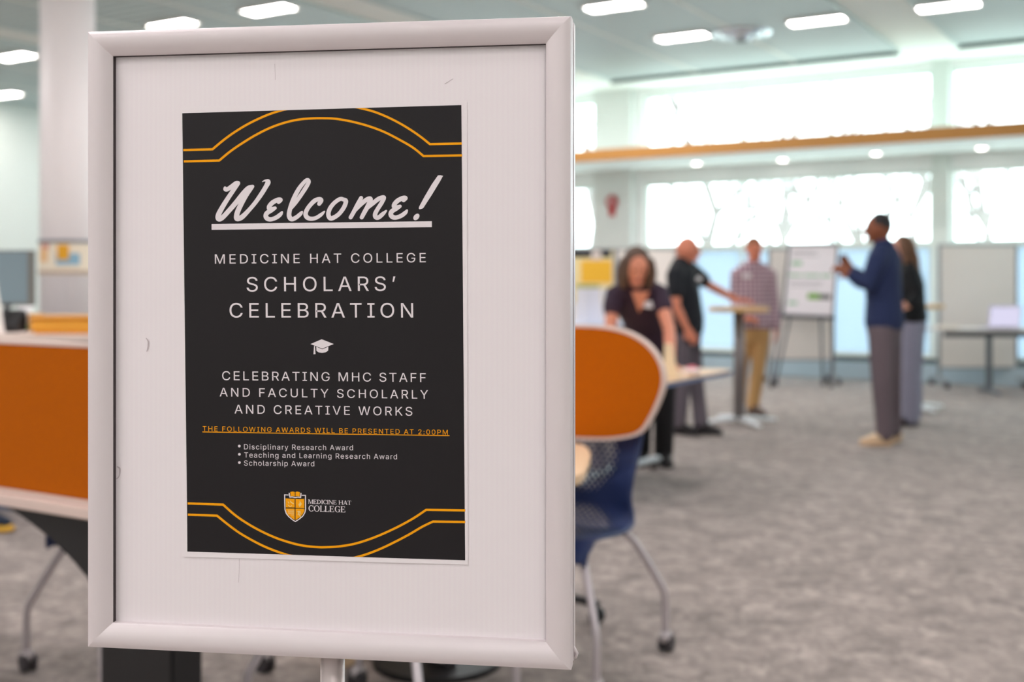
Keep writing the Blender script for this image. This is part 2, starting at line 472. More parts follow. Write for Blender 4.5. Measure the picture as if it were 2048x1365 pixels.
# ceiling lamps in view
m_lampf = M('white_lamp_trim', (240, 240, 238), 0.4)
m_lamp = emit('lamp_diffuser', (255, 246, 240), 45.0)
lamps = [(1365, 70, 'rectangular ceiling light beside the round ceiling diffuser'),
         (1634, 38, 'rectangular ceiling light just left of the white ceiling beam'),
         (1897, 8, 'rectangular ceiling light in the top right slatted bay'),
         (1228, 8, 'rectangular ceiling light cut by the top edge right of the sign'),
         (538, 15, 'rectangular ceiling light above the top edge of the sign, the right one of two'),
         (345, 45, 'rectangular ceiling light peeking out just above the top edge of the sign'),
         (30, 110, 'rectangular ceiling light left of the column, nearer of two'),
         (10, 187, 'rectangular ceiling light at the left edge, low by the pale wall')]
for px, py, lb in lamps:
    d = (SLAT - EYE) * F / (HY - py); p = at(px, py, d)
    u, n = to_un(p.x, p.y)
    t = thing('ceiling_light', lb, 'light', (p.x, p.y, SLAT - 0.03), 'rectangular ceiling lights')
    f = MB()
    L, Wd = 0.62, 0.26
    for a, b, c, e in ((u - L / 2, u + L / 2, n - Wd / 2, n - Wd / 2 + 0.025), (u - L / 2, u + L / 2, n + Wd / 2 - 0.025, n + Wd / 2),
                       (u - L / 2, u - L / 2 + 0.025, n - Wd / 2, n + Wd / 2), (u + L / 2 - 0.025, u + L / 2, n - Wd / 2, n + Wd / 2)):
        f.un(a, b, c, e, SLAT - 0.03, SLAT + 0.004)
    f.build('frame', m_lampf, t)
    MB().un(u - L / 2 + 0.02, u + L / 2 - 0.02, n - Wd / 2 + 0.02, n + Wd / 2 - 0.02, SLAT - 0.018, SLAT - 0.008).build('diffuser', m_lamp, t)
for i, (px, py) in enumerate(((1393, 325), (1565, 318), (1752, 305), (1963, 294))):
    d = (SHELF_B - EYE) * F / (HY - py); p = at(px, py, d); p.z = SHELF_B
    t = thing('downlight', 'small round downlight in the shelf soffit, %s' % ('nearest the red rosette', 'above the man in the plaid shirt', 'above the man in the navy sweater', 'above the big whiteboard at the right')[i], 'light', p - Vector((0, 0, 0.02)), 'downlights under the shelf')
    f = MB(); k = 20
    ring = [(p + Vector((r * math.cos(2 * math.pi * j / k), r * math.sin(2 * math.pi * j / k), z))) for r, z in ((0.085, 0), (0.085, -0.02), (0.06, -0.02), (0.06, 0)) for j in range(k)]
    f.add(ring, [[a * k + j, a * k + (j + 1) % k, (a + 1) * k + (j + 1) % k, (a + 1) * k + j] for a in range(3) for j in range(k)])
    f.build('trim_ring', m_lampf, t)
    MB().disc(p - Vector((0, 0, 0.012)), 0.058, 0.008, 20).build('lens', m_lamp, t)
# round air diffuser beside the lamp
d = (SLAT - EYE) * F / (HY - 66); p = at(1482, 66, d); p.z = SLAT
t = thing('air_diffuser', 'round white metal air diffuser in the slatted ceiling beside a light', 'vent', p - Vector((0, 0, 0.09)))
m_chrome = M('polished_metal', (225, 230, 235), 0.18, 0.9)
f = MB()
for r0, r1, z in ((0.34, 0.28, -0.03), (0.25, 0.18, -0.06), (0.15, 0.08, -0.085)):
    k = 28
    vs = [p + Vector((r * math.cos(2 * math.pi * j / k), r * math.sin(2 * math.pi * j / k), zz)) for r, zz in ((r0, 0.0), (r0, z * 0.4), (r1, z), (r1 - 0.01, z), (r0 - 0.02, z * 0.4 + 0.006)) for j in range(k)]
    f.add(vs, [[a * k + j, a * k + (j + 1) % k, (a + 1) * k + (j + 1) % k, (a + 1) * k + j] for a in range(4) for j in range(k)])
f.build('cone', m_chrome, t, smooth=True)
MB().disc(p - Vector((0, 0, 0.088)), 0.07, 0.088, 20).build('core', m_dark_gap, t)

# column
m_col = M('white_column_paint', (240, 234, 234), 0.45)
cd = 8.8; cp = Vector(((135 - CX) / F * cd, cd, 0))
c = MB().loft([cp, cp + Vector((0, 0, CEIL))], [0.2, 0.2], n=40, cap=False)
struct(c.build('column', m_col, smooth=False, bevel=0.0), 'round white column at the left with posters wrapped around it', 'column')
for p_ in bpy.data.objects['column'].data.polygons: p_.use_smooth = len(p_.vertices) == 4
t = thing('column_notice', 'cream notice with yellow and blue pictures wrapped around the white column', 'notice', (cp.x, cp.y, at(0, 548, cd).z))
def wrap(name, a0, a1, y0, y1, mat, r=0.203, th=0.004):
    z1, z0 = at(0, y0, cd).z, at(0, y1, cd).z; k = 24; vs = []
    for rr in (r, r + th):
        for j in range(k + 1):
            a = math.radians(a0 + (a1 - a0) * j / k)
            for z in (z0, z1): vs.append(Vector((cp.x + rr * math.sin(a), cp.y - rr * math.cos(a), z)))
    q = 2 * (k + 1); fs = []
    for j in range(k):
        b = 2 * j
        fs += [[b, b + 2, b + 3, b + 1], [q + b, q + b + 1, q + b + 3, q + b + 2], [b, q + b, q + b + 2, b + 2], [b + 1, b + 3, q + b + 3, q + b + 1]]
    fs += [[0, 1, q + 1, q], [q - 2, 2 * q - 2, 2 * q - 1, q - 1]]
    return MB().add(vs, fs).build(name, mat, t, smooth=False)
wrap('sheet', -70, 110, 484, 550, M('cream_paper', (240, 228, 206), 0.7))
wrap('top_band', -70, 110, 481, 488, M('grey_band', (128, 132, 140), 0.6), 0.204, 0.006)
wrap('bottom_band', -70, 110, 541, 548, M('tan_band', (196, 176, 158), 0.6), 0.204, 0.006)
wrap('picture', 1, 24, 491, 521, M('amber_print', (232, 168, 20), 0.6), 0.2075, 0.001)
wrap('picture', -2, 46, 508, 531, M('sky_blue_print', (140, 182, 204), 0.6), 0.2072, 0.0006)
wrap('picture', -44, -22, 500, 525, M('peach_print', (238, 190, 130), 0.6), 0.2075, 0.001)
wrap('picture', -40, -18, 490, 499, M('rose_print', (222, 150, 130), 0.6), 0.2075, 0.001)

# red rosette on the pilaster
rd = on_n(1224, WIN_N - 0.14); rp = at(1224, 404, rd)
nv = Vector((-ST, -CT, 0)); uv_ = Vector((CT, -ST, 0)); zv = Vector((0, 0, 1))
t = thing('rosette', 'red ribbon rosette with hanging tails pinned to the grey pilaster', 'rosette', rp)
m_red = M('red_satin', (196, 40, 44), 0.4); m_pink = M('pale_rosette_centre', (236, 190, 190), 0.5)
g = MB(); k = 36
vs = [rp + nv * 0.02]
for j in range(k):
    a = 2 * math.pi * j / k; r = 0.105 if j % 2 else 0.088
    vs.append(rp + uv_ * r * math.cos(a) + zv * r * math.sin(a) + nv * (0.03 if j % 2 else 0.0))
bk = [rp - nv * 0.018] + [v - nv * 0.02 for v in vs[1:]]
g.add(vs + bk, [[0, 1 + j, 1 + (j + 1) % k] for j in range(k)] + [[k + 1, k + 2 + (j + 1) % k, k + 2 + j] for j in range(k)] + [[1 + j, k + 2 + j, k + 2 + (j + 1) % k, 1 + (j + 1) % k] for j in range(k)])
g.build('pleated_ring', m_red, t)
MB().disc(rp + nv * 0.015, 0.042, 0.02, 20, axis=nv).build('centre', m_pink, t)
for sgn in (-1, 1):
    MB().prism([(-0.028, 0), (0.028, 0), (0.032, -0.17), (0.0, -0.145), (-0.032, -0.17)], rp + zv * -0.05 + uv_ * 0.03 * sgn, uv_ + zv * -0.22 * sgn, zv + uv_ * 0.12 * sgn, nv, 0.006).build('tail', m_red, t)

# outside: pale ground and bare trees
m_snow = M('pale_dry_lawn', (214, 218, 214), 0.95, noise=0.06, nscale=0.4)
struct(MB().un(-60, 50, WIN_N + 0.35, 90, -0.35, -0.15).build('ground_outside', m_snow), 'pale open ground beyond the windows', 'ground')
m_bark = M('grey_bark', (124, 119, 115), 0.95)
def tree(u, n, h, seed, lb):
    rnd = random.Random(seed); base = UN(u, n, -0.17)
    t = thing('bare_tree', lb, 'tree', base, 'bare trees outside the windows')
    mb = MB()
    def branch(p, dirv, length, r, depth):
        pts = [p]; dv = dirv.normalized()
        for i in range(4):
            dv = (dv + Vector((rnd.uniform(-.14, .14), rnd.uniform(-.14, .14), rnd.uniform(-.02, .12)))).normalized()
            pts.append(pts[-1] + dv * length / 4)
        mb.loft(pts, [r, r * .9, r * .78, r * .66, r * .52], n=6 if depth < 2 else 4)
        if depth < 3:
            for i in range(4 if depth else 5):
                a = rnd.uniform(0, 6.28); s = rnd.uniform(.5, .95)
                nd = (dv * 0.9 + Vector((math.cos(a) * s, math.sin(a) * s, rnd.uniform(.05, .5)))).normalized()
                q = pts[rnd.choice((2, 3, 4, 4))]
                branch(q, nd, length * rnd.uniform(.55, .75), r * .52, depth + 1)
    branch(base, Vector((rnd.uniform(-.08, .08), 0, 1)), h * .42, h * .024, 0)
    mb.build('branches', m_bark, t, merge=False)
for px, d, h, sd, lb in ((1405, 25, 7.0, 3, 'bare tree seen through the window above the man in the black shirt'),
                         (1555, 38, 9.0, 5, 'bare tree seen through the window above the man in the plaid shirt'),
                         (1720, 27, 6.6, 8, 'bare tree seen through the window left of the man in navy'),
                         (1835, 42, 9.0, 11, 'bare tree seen through the window beside the slim pale pier'),
                         (1980, 23, 6.0, 14, 'bare tree seen through the window above the right whiteboard'),
                         (1172, 34, 7.5, 17, 'bare tree seen through the strip of window beside the sign')):
    x = (px - CX) / F * d
    u, n = to_un(x, d)
    tree(u, n, h, sd, lb)
# =================================================================== THE SIGN STAND AND ITS POSTER
DL, DR = F * 0.605 / 1235, F * 0.605 / 1313
XL, XR = (173 - CX) / F * DL, (1142 - CX) / F * DR
SW = math.hypot(XR - XL, DR - DL)
EX, EY = (XR - XL) / SW, (DR - DL) / SW
ZT, ZB = EYE + (HY - 62) / F * DL, EYE + (HY - 1297) / F * DL
SROT = math.atan2(EY, EX)
SMID = SW / 2
S_ORG = Vector((XL + EX * SMID - EY * 0.03, DL + EY * SMID + EX * 0.03, 0))
def S(px, py, d=0.0):
    """local sign coordinates (x right, y away from the viewer's side, z up) of a print seen at a pixel"""
    a, b = (px - CX) / F, (HY - py) / F
    xl, dl = XL - EY * d, DL + EX * d
    s = (a * dl - xl) / (EX - a * EY)
    return Vector((s - SMID, d - 0.03, EYE + b * (dl + s * EY)))

m_alu = M('satin_aluminium', (226, 216, 218), 0.36, 0.12, spec=0.5)
m_board = fluted_mat()
m_black_core = M('black_plastic', (30, 30, 32), 0.6)
sign = thing('sign_stand', 'silver snap frame sign on a pole stand with a white board, nearest the camera', 'sign', S_ORG, rz=SROT)
prof = [(0, .020), (0, .004), (.0008, .0016), (.003, .0005), (.007, 0), (.012, .0006), (.017, .0024), (.021, .0045), (.0236, .0062), (.024, .0068), (.024, .0172), (.010, .020)]
def rail(pf, which, y0, flip=1):
    k = len(pf); A = []; B = []
    for w, y in pf:
        yy = y0 + flip * y - 0.03
        if which == 'bottom': A.append((w - SMID, yy, ZB + w)); B.append((SMID - w, yy, ZB + w))
        if which == 'top': A.append((w - SMID, yy, ZT - w)); B.append((SMID - w, yy, ZT - w))
        if which == 'left': A.append((w - SMID, yy, ZB + w)); B.append((w - SMID, yy, ZT - w))
        if which == 'right': A.append((SMID - w, yy, ZB + w)); B.append((SMID - w, yy, ZT - w))
    return MB().add(A + B, [list(range(k)), list(range(k, 2 * k))] + [[i, (i + 1) % k, k + (i + 1) % k, k + i] for i in range(k)])
for wch in ('top', 'right', 'bottom', 'left'):
    o = rail(prof, wch, 0.0).build('frame_rail', m_alu, sign)
    for p_ in o.data.polygons: p_.use_smooth = len(p_.vertices) == 4
    o.data.set_sharp_from_angle(angle=math.radians(35))
    o['label'] = wch + ' rail of the front frame'
    o = rail(prof, wch, 0.050, -1).build('back_frame_rail', m_alu, sign)
    o['label'] = wch + ' rail of the back frame'
MB().box((0, -0.004, (ZB + ZT) / 2), (SW - 0.012, 0.012, ZT - ZB - 0.012)).build('core', m_black_core, sign)
MB().box((0, 0.0142 - 0.03, (ZB + ZT) / 2), (SW - 0.036, 0.003, ZT - ZB - 0.036)).build('board', m_board, sign)
MB().box((0, 0.039 - 0.03, (ZB + ZT) / 2), (SW - 0.036, 0.003, ZT - ZB - 0.036)).build('back_board', m_board, sign)
lip_shade = MB(); m_lip_shade = M('painted_lip_shade', (62, 52, 54), 0.8)  # dark strips painted in for the shade on the frame's inner walls
for sx in (-1, 1): lip_shade.box((sx * (SMID - .0238), .0118 - .03, (ZB + ZT) / 2), (.0007, .0086, ZT - ZB - .048))
lip_shade.box((0, .0118 - .03, ZT - .0238), (SW - .0480, .0086, .0007))
lip_shade.build('lip_shade_strips', m_lip_shade, sign)
px_pole = S(665, 1330, 0.03).x
m_pole = M('pale_pole_metal', (222, 212, 210), 0.35, 0.35)
MB().loft([(px_pole, 0, 0.02), (px_pole, 0, ZB + 0.004)], [0.0118, 0.0118], n=24, cap=False).build('pole', m_pole, sign, smooth=True)
bs = MB()
k = 40; bs.add([(px_pole + r * math.cos(6.2832 * j / k), r * math.sin(6.2832 * j / k), z) for r, z in ((0.2, 0.0), (0.2, 0.006), (0.17, 0.013), (0.03, 0.022), (0.012, 0.024)) for j in range(k)],
       [[a * k + j, a * k + (j + 1) % k, (a + 1) * k + (j + 1) % k, (a + 1) * k + j] for a in range(4) for j in range(k)] + [list(range(k))])
bs.build('base_plate', m_pole, sign)
clip = MB(); cpos = S(1147, 1303, 0.034)
clip.loft([cpos + Vector((0.0, 0, 0.004)), cpos + Vector((0.003, 0, -0.002)), cpos + Vector((0.002, 0, -0.006))], [0.0016, 0.002, 0.0014], n=8)
clip.build('latch_wire', m_alu, sign, smooth=True)

# ---- poster
BD = 0.0127                                        # face of the board
def sag(v):                                        # the sheet lifts off the board along its lower edge
    t = max(0.0, (ZB + 0.16 - v.z) / 0.12)
    return 0.0012 * t * t * (1 + 0.5 * math.sin(v.x * 30))
def P(px, py, lay=0):
    v = S(px, py, BD)
    v.y -= 0.0005 + sag(v) + 0.00012 * lay
    return v
def bil(c, s, t):
    (x0, y0), (x1, y1), (x2, y2), (x3, y3) = c     # TL TR BR BL
    return ((1 - t) * ((1 - s) * x0 + s * x1) + t * ((1 - s) * x3 + s * x2), (1 - t) * ((1 - s) * y0 + s * y1) + t * ((1 - s) * y3 + s * y2))
m_paper = M('white_paper', (246, 238, 241), 0.6)
m_ink = M('black_print', (27, 23, 26), 0.55, noise=0.10, nscale=9, spec=0.3)
m_white = M('white_print', (240, 231, 235), 0.6)
m_gold = M('amber_yellow_print', (255, 170, 0), 0.6, spec=0.2)
m_palegold = M('pale_gold_print', (252, 214, 130), 0.6)
poster = thing('poster', 'black Welcome poster with white lettering and amber border lines on the sign board', 'poster', S_ORG, rz=SROT)
def grid(corners, nx, ny, lay, thick=0.0):
    vs = []; fs = []
    for j in range(ny + 1):
        for i in range(nx + 1):
            vs.append(P(*bil(corners, i / nx, j / ny), lay))
    for j in range(ny):
        for i in range(nx):
            a = j * (nx + 1) + i; fs.append([a, a + nx + 1, a + nx + 2, a + 1])
    m = MB().add(vs, fs)
    return m
PAPER = [(362, 213), (934, 202), (936, 1130), (368, 1114)]
BLACK = [(365, 226.8), (923, 210.4), (930.6, 1121), (375.6, 1103.4)]
grid(PAPER, 16, 40, 0).build('sheet', m_paper, poster, loose=True)
grid(BLACK, 16, 40, 1).build('black_panel', m_ink, poster, loose=True)

from mathutils.geometry import delaunay_2d_cdt
class FB:
    """flat print: pixel polygons merged into one single-layer outline"""
    def __init__(self, lay=2): self.p = []; self.lay = lay
    def add2(self, poly):
        a = sum(poly[i][0] * poly[(i + 1) % len(poly)][1] - poly[(i + 1) % len(poly)][0] * poly[i][1] for i in range(len(poly)))
        if abs(a) > 1e-7: self.p.append(poly if a > 0 else poly[::-1])
    def build(self, name, mat, parent):
        vs = []; fs = []
        for q in self.p:
            fs.append(list(range(len(vs), len(vs) + len(q)))); vs += [Vector(v) for v in q]
        r = delaunay_2d_cdt(vs, [], fs, 0, 1e-5)
        m = MB(); m.add([P(v.x, v.y, self.lay) for v in r[0]], [f for f, of in zip(r[2], r[5]) if of])
        return m.build(name, mat, parent, loose=True, merge=False)
def cr(pts, k=5):
    """Catmull-Rom through (x, y, w)"""
    out = []
    for i in range(len(pts) - 1):
        p0 = pts[max(0, i - 1)]; p1 = pts[i]; p2 = pts[i + 1]; p3 = pts[min(len(pts) - 1, i + 2)]
        for j in range(k):
            t = j / k
            out.append(tuple(0.5 * (2 * b + (c - a) * t + (2 * a - 5 * b + 4 * c - d) * t * t + (3 * b - a - 3 * c + d) * t ** 3) for a, b, c, d in zip(p0, p1, p2, p3)))
    return out + [tuple(pts[-1])]
def stroke(mb, pts, k=5, lay=2, fn=None, discs=True):
    """a pen stroke through (x px, y px, half width px); fn clips a pixel point"""
    q = cr(pts, k) if k > 1 else [tuple(p) for p in pts]
    fn = fn or (lambda x, y: (x, y)); vs = []
    nrm = []
    for i in range(len(q)):
        if i == 0: d = (q[1][0] - q[0][0], q[1][1] - q[0][1])
        elif i == len(q) - 1: d = (q[-1][0] - q[-2][0], q[-1][1] - q[-2][1])
        else:
            a = (q[i][0] - q[i - 1][0], q[i][1] - q[i - 1][1]); b = (q[i + 1][0] - q[i][0], q[i + 1][1] - q[i][1])
            la, lb = math.hypot(*a) or 1, math.hypot(*b) or 1
            d = (a[0] / la + b[0] / lb, a[1] / la + b[1] / lb)
        l = math.hypot(*d) or 1
        n = (-d[1] / l, d[0] / l)
        sc = 1.0
        if not discs and 0 < i < len(q) - 1:
            sc = 1 / max(0.5, abs(n[0] * -a[1] / la + n[1] * a[0] / la))
        nrm.append((n[0] * sc, n[1] * sc))
    for (x, y, w), (a, b) in zip(q, nrm):
        vs.append(fn(x + a * w, y + b * w)); vs.append(fn(x - a * w, y - b * w))
    for i in range(len(q) - 1):
        for tri in ((2 * i, 2 * i + 1, 2 * i + 3), (2 * i, 2 * i + 3, 2 * i + 2)): mb.add2([vs[j] for j in tri])
    if discs:
        for x, y, w in q:
            mb.add2([(x + w * math.cos(math.tau * j / 14), y + w * math.sin(math.tau * j / 14)) for j in range(14)])
def zm(pts, ox, oy, s, g=1.0):
    return [(ox + x / s, oy + y / s, w / s * g) for x, y, w in pts]
def poly(mb, pts, ox, oy, s, lay=2):
    mb.add2([(ox + x / s, oy + y / s) for x, y in pts])

# border lines
HWL = 15
def flat(L): return [(x, y, HWL) for x, y in L]
def top_clip(x, y): return x, max(y, 226.8 + (x - 365) * (210.4 - 226.8) / 558 + 0.3)
def bot_clip(x, y): return x, min(y, 1103.4 + (x - 375.6) * (1121 - 1103.4) / 555 - 0.3)
E_, F_, G_, H_ = (340, 190), (640, 190), (350, 980), (640, 980); sc6 = 2048 / 310
def pxs(L, o): return [(o[0] + x / sc6, o[1] + y / sc6, HWL / sc6) for x, y in L]
def border(name, straight, arc, straight2, clipf):
    mb = FB()
    if straight: stroke(mb, straight, 1, 2, clipf, False)
    stroke(mb, arc, 5, 2, clipf, False)
    if straight2: stroke(mb, straight2, 1, 2, clipf, False)
    for q in [arc[0]] * bool(straight) + [arc[-1]] * bool(straight2):
        mb.add2([(q[0] + q[2] * math.cos(math.tau * j / 12), q[1] + q[2] * math.sin(math.tau * j / 12)) for j in range(12)])
    mb.build(name, m_gold, poster)
L = pxs([(180, 730), (565, 720)], E_); A_ = pxs([(565, 720), (720, 592), (870, 485), (1050, 378), (1250, 283), (1430, 218), (1620, 170)], E_)
border('border_line', L, A_, None, top_clip)
A_ = pxs([(360, 140), (500, 168), (700, 218), (880, 288), (1050, 373), (1200, 463), (1330, 553), (1455, 652)], F_); L = pxs([(1455, 652), (1876, 643)], F_)
border('border_line', None, A_, L, top_clip)
A_ = pxs([(655, 868), (800, 748), (950, 645), (1130, 535), (1330, 435), (1530, 365), (1720, 325), (1900, 311)], E_) + pxs([(66, 310), (180, 314), (300, 330), (450, 360), (650, 415), (850, 490), (1050, 592), (1230, 697), (1370, 810)], F_)
border('border_line', pxs([(187, 880), (655, 868)], E_), A_, pxs([(1370, 810), (1880, 800)], F_), top_clip)
A_ = pxs([(640, 196), (780, 320), (920, 420), (1100, 525), (1300, 620), (1500, 690), (1700, 738), (1900, 757)], G_) + pxs([(66, 758), (250, 748), (450, 715), (650, 655), (850, 575), (1050, 480), (1240, 375), (1405, 265)], H_)
border('border_line', pxs([(172, 180), (640, 196)], G_), A_, pxs([(1405, 265), (1922, 272)], H_), bot_clip)
A_ = pxs([(560, 342), (700, 455), (850, 565), (1020, 665), (1200, 755), (1400, 832), (1640, 905)], G_)
border('border_line', pxs([(175, 328), (560, 342)], G_), A_, None, bot_clip)
A_ = pxs([(360, 915), (480, 890), (620, 850), (800, 780), (980, 695), (1180, 590), (1350, 490), (1495, 420)], H_)
border('border_line', None, A_, pxs([(1495, 420), (1922, 425)], H_), bot_clip)

# brush script headline, drawn stroke by stroke
hd = FB(); SA = 10.5
def scr(o, pts, k=6): stroke(hd, zm(pts, o, 340, SA, 0.97), k)
scr(420, [(322, 372, 26), (330, 408, 46), (380, 405, 46), (460, 350, 46), (550, 290, 52), (592, 282, 50)])
scr(420, [(592, 282, 50), (480, 452, 48), (355, 640, 50), (235, 840, 54), (178, 965, 56), (190, 1032, 56), (265, 1005, 52), (400, 862, 52), (560, 680, 55), (700, 510, 60), (810, 392, 56), (885, 352, 38)])
scr(420, [(905, 348, 32), (880, 372, 44), (760, 535, 54), (665, 710, 54), (590, 870, 56), (562, 985, 56), (585, 1028, 56), (680, 990, 54), (820, 850, 46), (960, 685, 46), (1090, 500, 50), (1185, 345, 50), (1225, 258, 56), (1195, 228, 30), (1150, 230, 18), (1105, 250, 9)])
def eee(o, dy):
    P1 = [(1446, 680, 40), (1488, 632, 46), (1430, 630, 48), (1320, 688, 50), (1248, 770, 48), (1252, 822, 46), (1310, 822, 44), (1372, 803, 36)]
    P2 = [(1372, 803, 36), (1290, 855, 46), (1205, 905, 50), (1176, 970, 50), (1212, 1025, 52), (1290, 1040, 46), (1400, 1000, 46), (1485, 935, 42), (1518, 888, 22)]
    scr(o, [(x, y + dy, w) for x, y, w in P1]); scr(o, [(x, y + dy, w) for x, y, w in P2])
eee(420, 0)
scr(520, [(660, 800, 40), (770, 665, 44), (905, 470, 45), (1000, 320, 45), (1032, 245, 40), (1003, 207, 36), (940, 250, 40), (820, 402, 46), (720, 590, 48), (645, 790, 48), (615, 940, 50), (642, 1020, 52), (695, 1035, 48), (780, 990, 45), (860, 920, 40), (888, 880, 20)])
scr(520, [(1248, 715, 44), (1290, 645, 48), (1252, 614, 45), (1150, 652, 48), (1035, 770, 46), (965, 900, 48), (985, 990, 50), (1070, 1028, 46), (1180, 1010, 42), (1290, 940, 38), (1355, 878, 20)])
scr(640, [(500, 622, 40), (452, 610, 44), (395, 628, 44), (300, 700, 44), (215, 810, 46), (180, 930, 48), (212, 1012, 50), (280, 1010, 48), (400, 930, 46), (500, 800, 47), (545, 690, 48), (538, 640, 48), (470, 618, 40)])
scr(640, [(868, 592, 44), (790, 735, 46), (710, 890, 46), (648, 1000, 44)])
scr(640, [(690, 940, 36), (730, 862, 42), (850, 735, 46), (975, 632, 48), (1050, 605, 50), (1062, 645, 50), (1005, 770, 50), (935, 895, 48), (880, 1000, 44)])
scr(640, [(985, 810, 40), (1095, 720, 46), (1220, 620, 48), (1315, 580, 46), (1348, 592, 44), (1300, 690, 46), (1220, 815, 46), (1165, 920, 48), (1172, 990, 50), (1230, 1003, 46), (1320, 930, 44), (1393, 862, 22)])
eee(740 - 74.2 + 4, -37)
hd.add2([(740 + x / SA, 340 + y / SA) for x, y in [(1430, 118), (1480, 113), (1538, 126), (1470, 250), (1300, 530), (1125, 800), (1095, 818), (1045, 830), (1028, 812), (1035, 775), (1150, 560), (1300, 305)]])
hd.add2([(740 + (978 + 78 * math.cos(a) * .64 - 54 * math.sin(a) * -.768) / SA, 340 + (990 - 78 * math.cos(a) * .768 + 54 * math.sin(a) * .64) / SA) for a in [math.tau * j / 24 for j in range(24)]])
hd.build('headline', m_white, poster)['label'] = 'white brush script headline reading Welcome!'
ul = MB(); ul.add([P(x, y, 2) for x, y in ((423.8, 448.3), (864, 442.9), (864, 454.6), (423.8, 460))], [[0, 3, 2, 1]])
ul.build('headline_underline', m_white, poster, loose=True)

# sans lettering from the built-in typeface
SANS = None
try:                                               # the sans typeface that ships with Blender itself
    SANS = bpy.data.fonts.load(bpy.utils.system_resource('DATAFILES', path='fonts') + '/Inter.woff2')
except Exception:
    SANS = None
def text_mesh(s, spacing, fill=True):
    cu = bpy.data.curves.new('t', 'FONT'); cu.body = s; cu.size = 1.0; cu.space_character = spacing
    if SANS: cu.font = SANS
    ob = bpy.data.objects.new('t', cu); SC.collection.objects.link(ob)
    dg = bpy.context.evaluated_depsgraph_get()
    c2_ = ob.evaluated_get(dg).to_curve(dg)
    loops = []
    for sp in c2_.splines:                         # outlines; glyph strokes may overlap, so they are merged by winding
        pts = []
        if sp.type == 'BEZIER':
            bp = sp.bezier_points; n = len(bp)
            for i in range(n):
                a, b = bp[i], bp[(i + 1) % n]
                p0, p1, p2, p3 = a.co, a.handle_right, b.handle_left, b.co
                straight = abs((p1 - p0).cross(p3 - p0).z) < 1e-6 and abs((p2 - p0).cross(p3 - p0).z) < 1e-6
                for k in range(1 if straight else 5):
                    t = k / 5; q = p0 * (1 - t) ** 3 + p1 * 3 * t * (1 - t) ** 2 + p2 * 3 * t * t * (1 - t) + p3 * t ** 3
                    pts.append((q.x, q.y))
        else:
            pts = [(q.co.x, q.co.y) for q in sp.points]
        q = [pts[i] for i in range(len(pts)) if math.hypot(pts[i][0] - pts[i - 1][0], pts[i][1] - pts[i - 1][1]) > 1e-5]
        if len(q) > 2: loops.append(q)
    ob.to_curve_clear() if hasattr(ob, 'to_curve_clear') else None
    bpy.data.objects.remove(ob); bpy.data.curves.remove(cu)
    allv = [v for q in loops for v in q]
    if not fill: return allv, []
    area = [sum(q[i - 1][0] * q[i][1] - q[i][0] * q[i - 1][1] for i in range(len(q))) for q in loops]
    big = max(range(len(loops)), key=lambda i: abs(area[i])); sg = 1 if area[big] > 0 else -1
    vs, fs, sign_ = [], [], []
    for q, a in zip(loops, area):
        fs.append(list(range(len(vs), len(vs) + len(q)))[::(1 if a > 0 else -1)]); vs += [Vector(v) for v in q]; sign_.append(1 if a * sg > 0 else -1)
    r = delaunay_2d_cdt(vs, [], fs, 0, 1e-6)
    return [(v.x, v.y) for v in r[0]], [f for f, of in zip(r[2], r[5]) if sum(sign_[k] for k in of) > 0]
capv, _ = text_mesh('H', 1.0, False); CAPH = max(y for x, y in capv)
def line(name, s, xl, yl, xr, yr, cap, mat, mb=None, wide=1.0, lay=2):
    """baseline from (xl, yl) to (xr, yr) px, capital height in px"""
    want = math.hypot(xr - xl, yr - yl) / cap * CAPH / wide
    def width(sp):
        v, _ = text_mesh(s, sp, False); return max(x for x, y in v) - min(x for x, y in v)
    w1, w2 = width(1.0), width(1.4)
    sp = 1.0 + (want - w1) / (w2 - w1) * 0.4
    vs, fs = text_mesh(s, sp)
    x0, x1 = min(x for x, y in vs), max(x for x, y in vs)
    out = []
    for x, y in vs:
        t = (x - x0) / (x1 - x0); h = y / CAPH * cap
        out.append(P(xl + t * (xr - xl) - 0.012 * h, yl + t * (yr - yl) - h, lay))
    m = mb or MB(); m.add(out, fs)
    if mb is None:
        o = m.build(name, mat, poster, loose=True, merge=False); o['label'] = ('amber' if mat is m_gold else 'white') + ' line reading ' + s
WD = 1.06
line('lettering', 'MEDICINE HAT COLLEGE', 430.5, 527.8, 852, 525.0, 18.7, m_white, wide=WD)
line('lettering', 'SCHOLARS\u2019', 494, 583.4, 791.5, 582, 28.8, m_white, wide=WD)
line('lettering', 'CELEBRATION', 459.8, 635.5, 826.8, 635.5, 29, m_white, wide=WD)
line('lettering', 'CELEBRATING MHC STAFF', 445, 760.6, 852, 764.6, 17.8, m_white, wide=WD)
line('lettering', 'AND FACULTY SCHOLARLY', 440, 793.2, 856.6, 798.0, 17.2, m_white, wide=WD)
line('lettering', 'AND CREATIVE WORKS', 469.7, 827.3, 825, 831.8, 17.4, m_white, wide=WD)
line('award_notice', 'THE FOLLOWING AWARDS WILL BE PRESENTED AT 2:00PM', 406, 862.4, 896, 869.8, 9.6, m_gold, wide=WD)
u2 = FB(); stroke(u2, [(405.4, 864.2, 0.85), (650, 868.2, 0.85), (899.3, 871.6, 0.85)], 1, 2, None, False); u2.build('award_notice_underline', m_gold, poster)
line('bullet_line', 'Disciplinary Research Award', 488.6, 899, 706.4, 901, 10.3, m_white)
line('bullet_line', 'Teaching and Learning Research Award', 489, 915.4, 794.4, 919, 10.3, m_white)
line('bullet_line', 'Scholarship Award', 488.6, 931.6, 629, 933, 10.3, m_white)
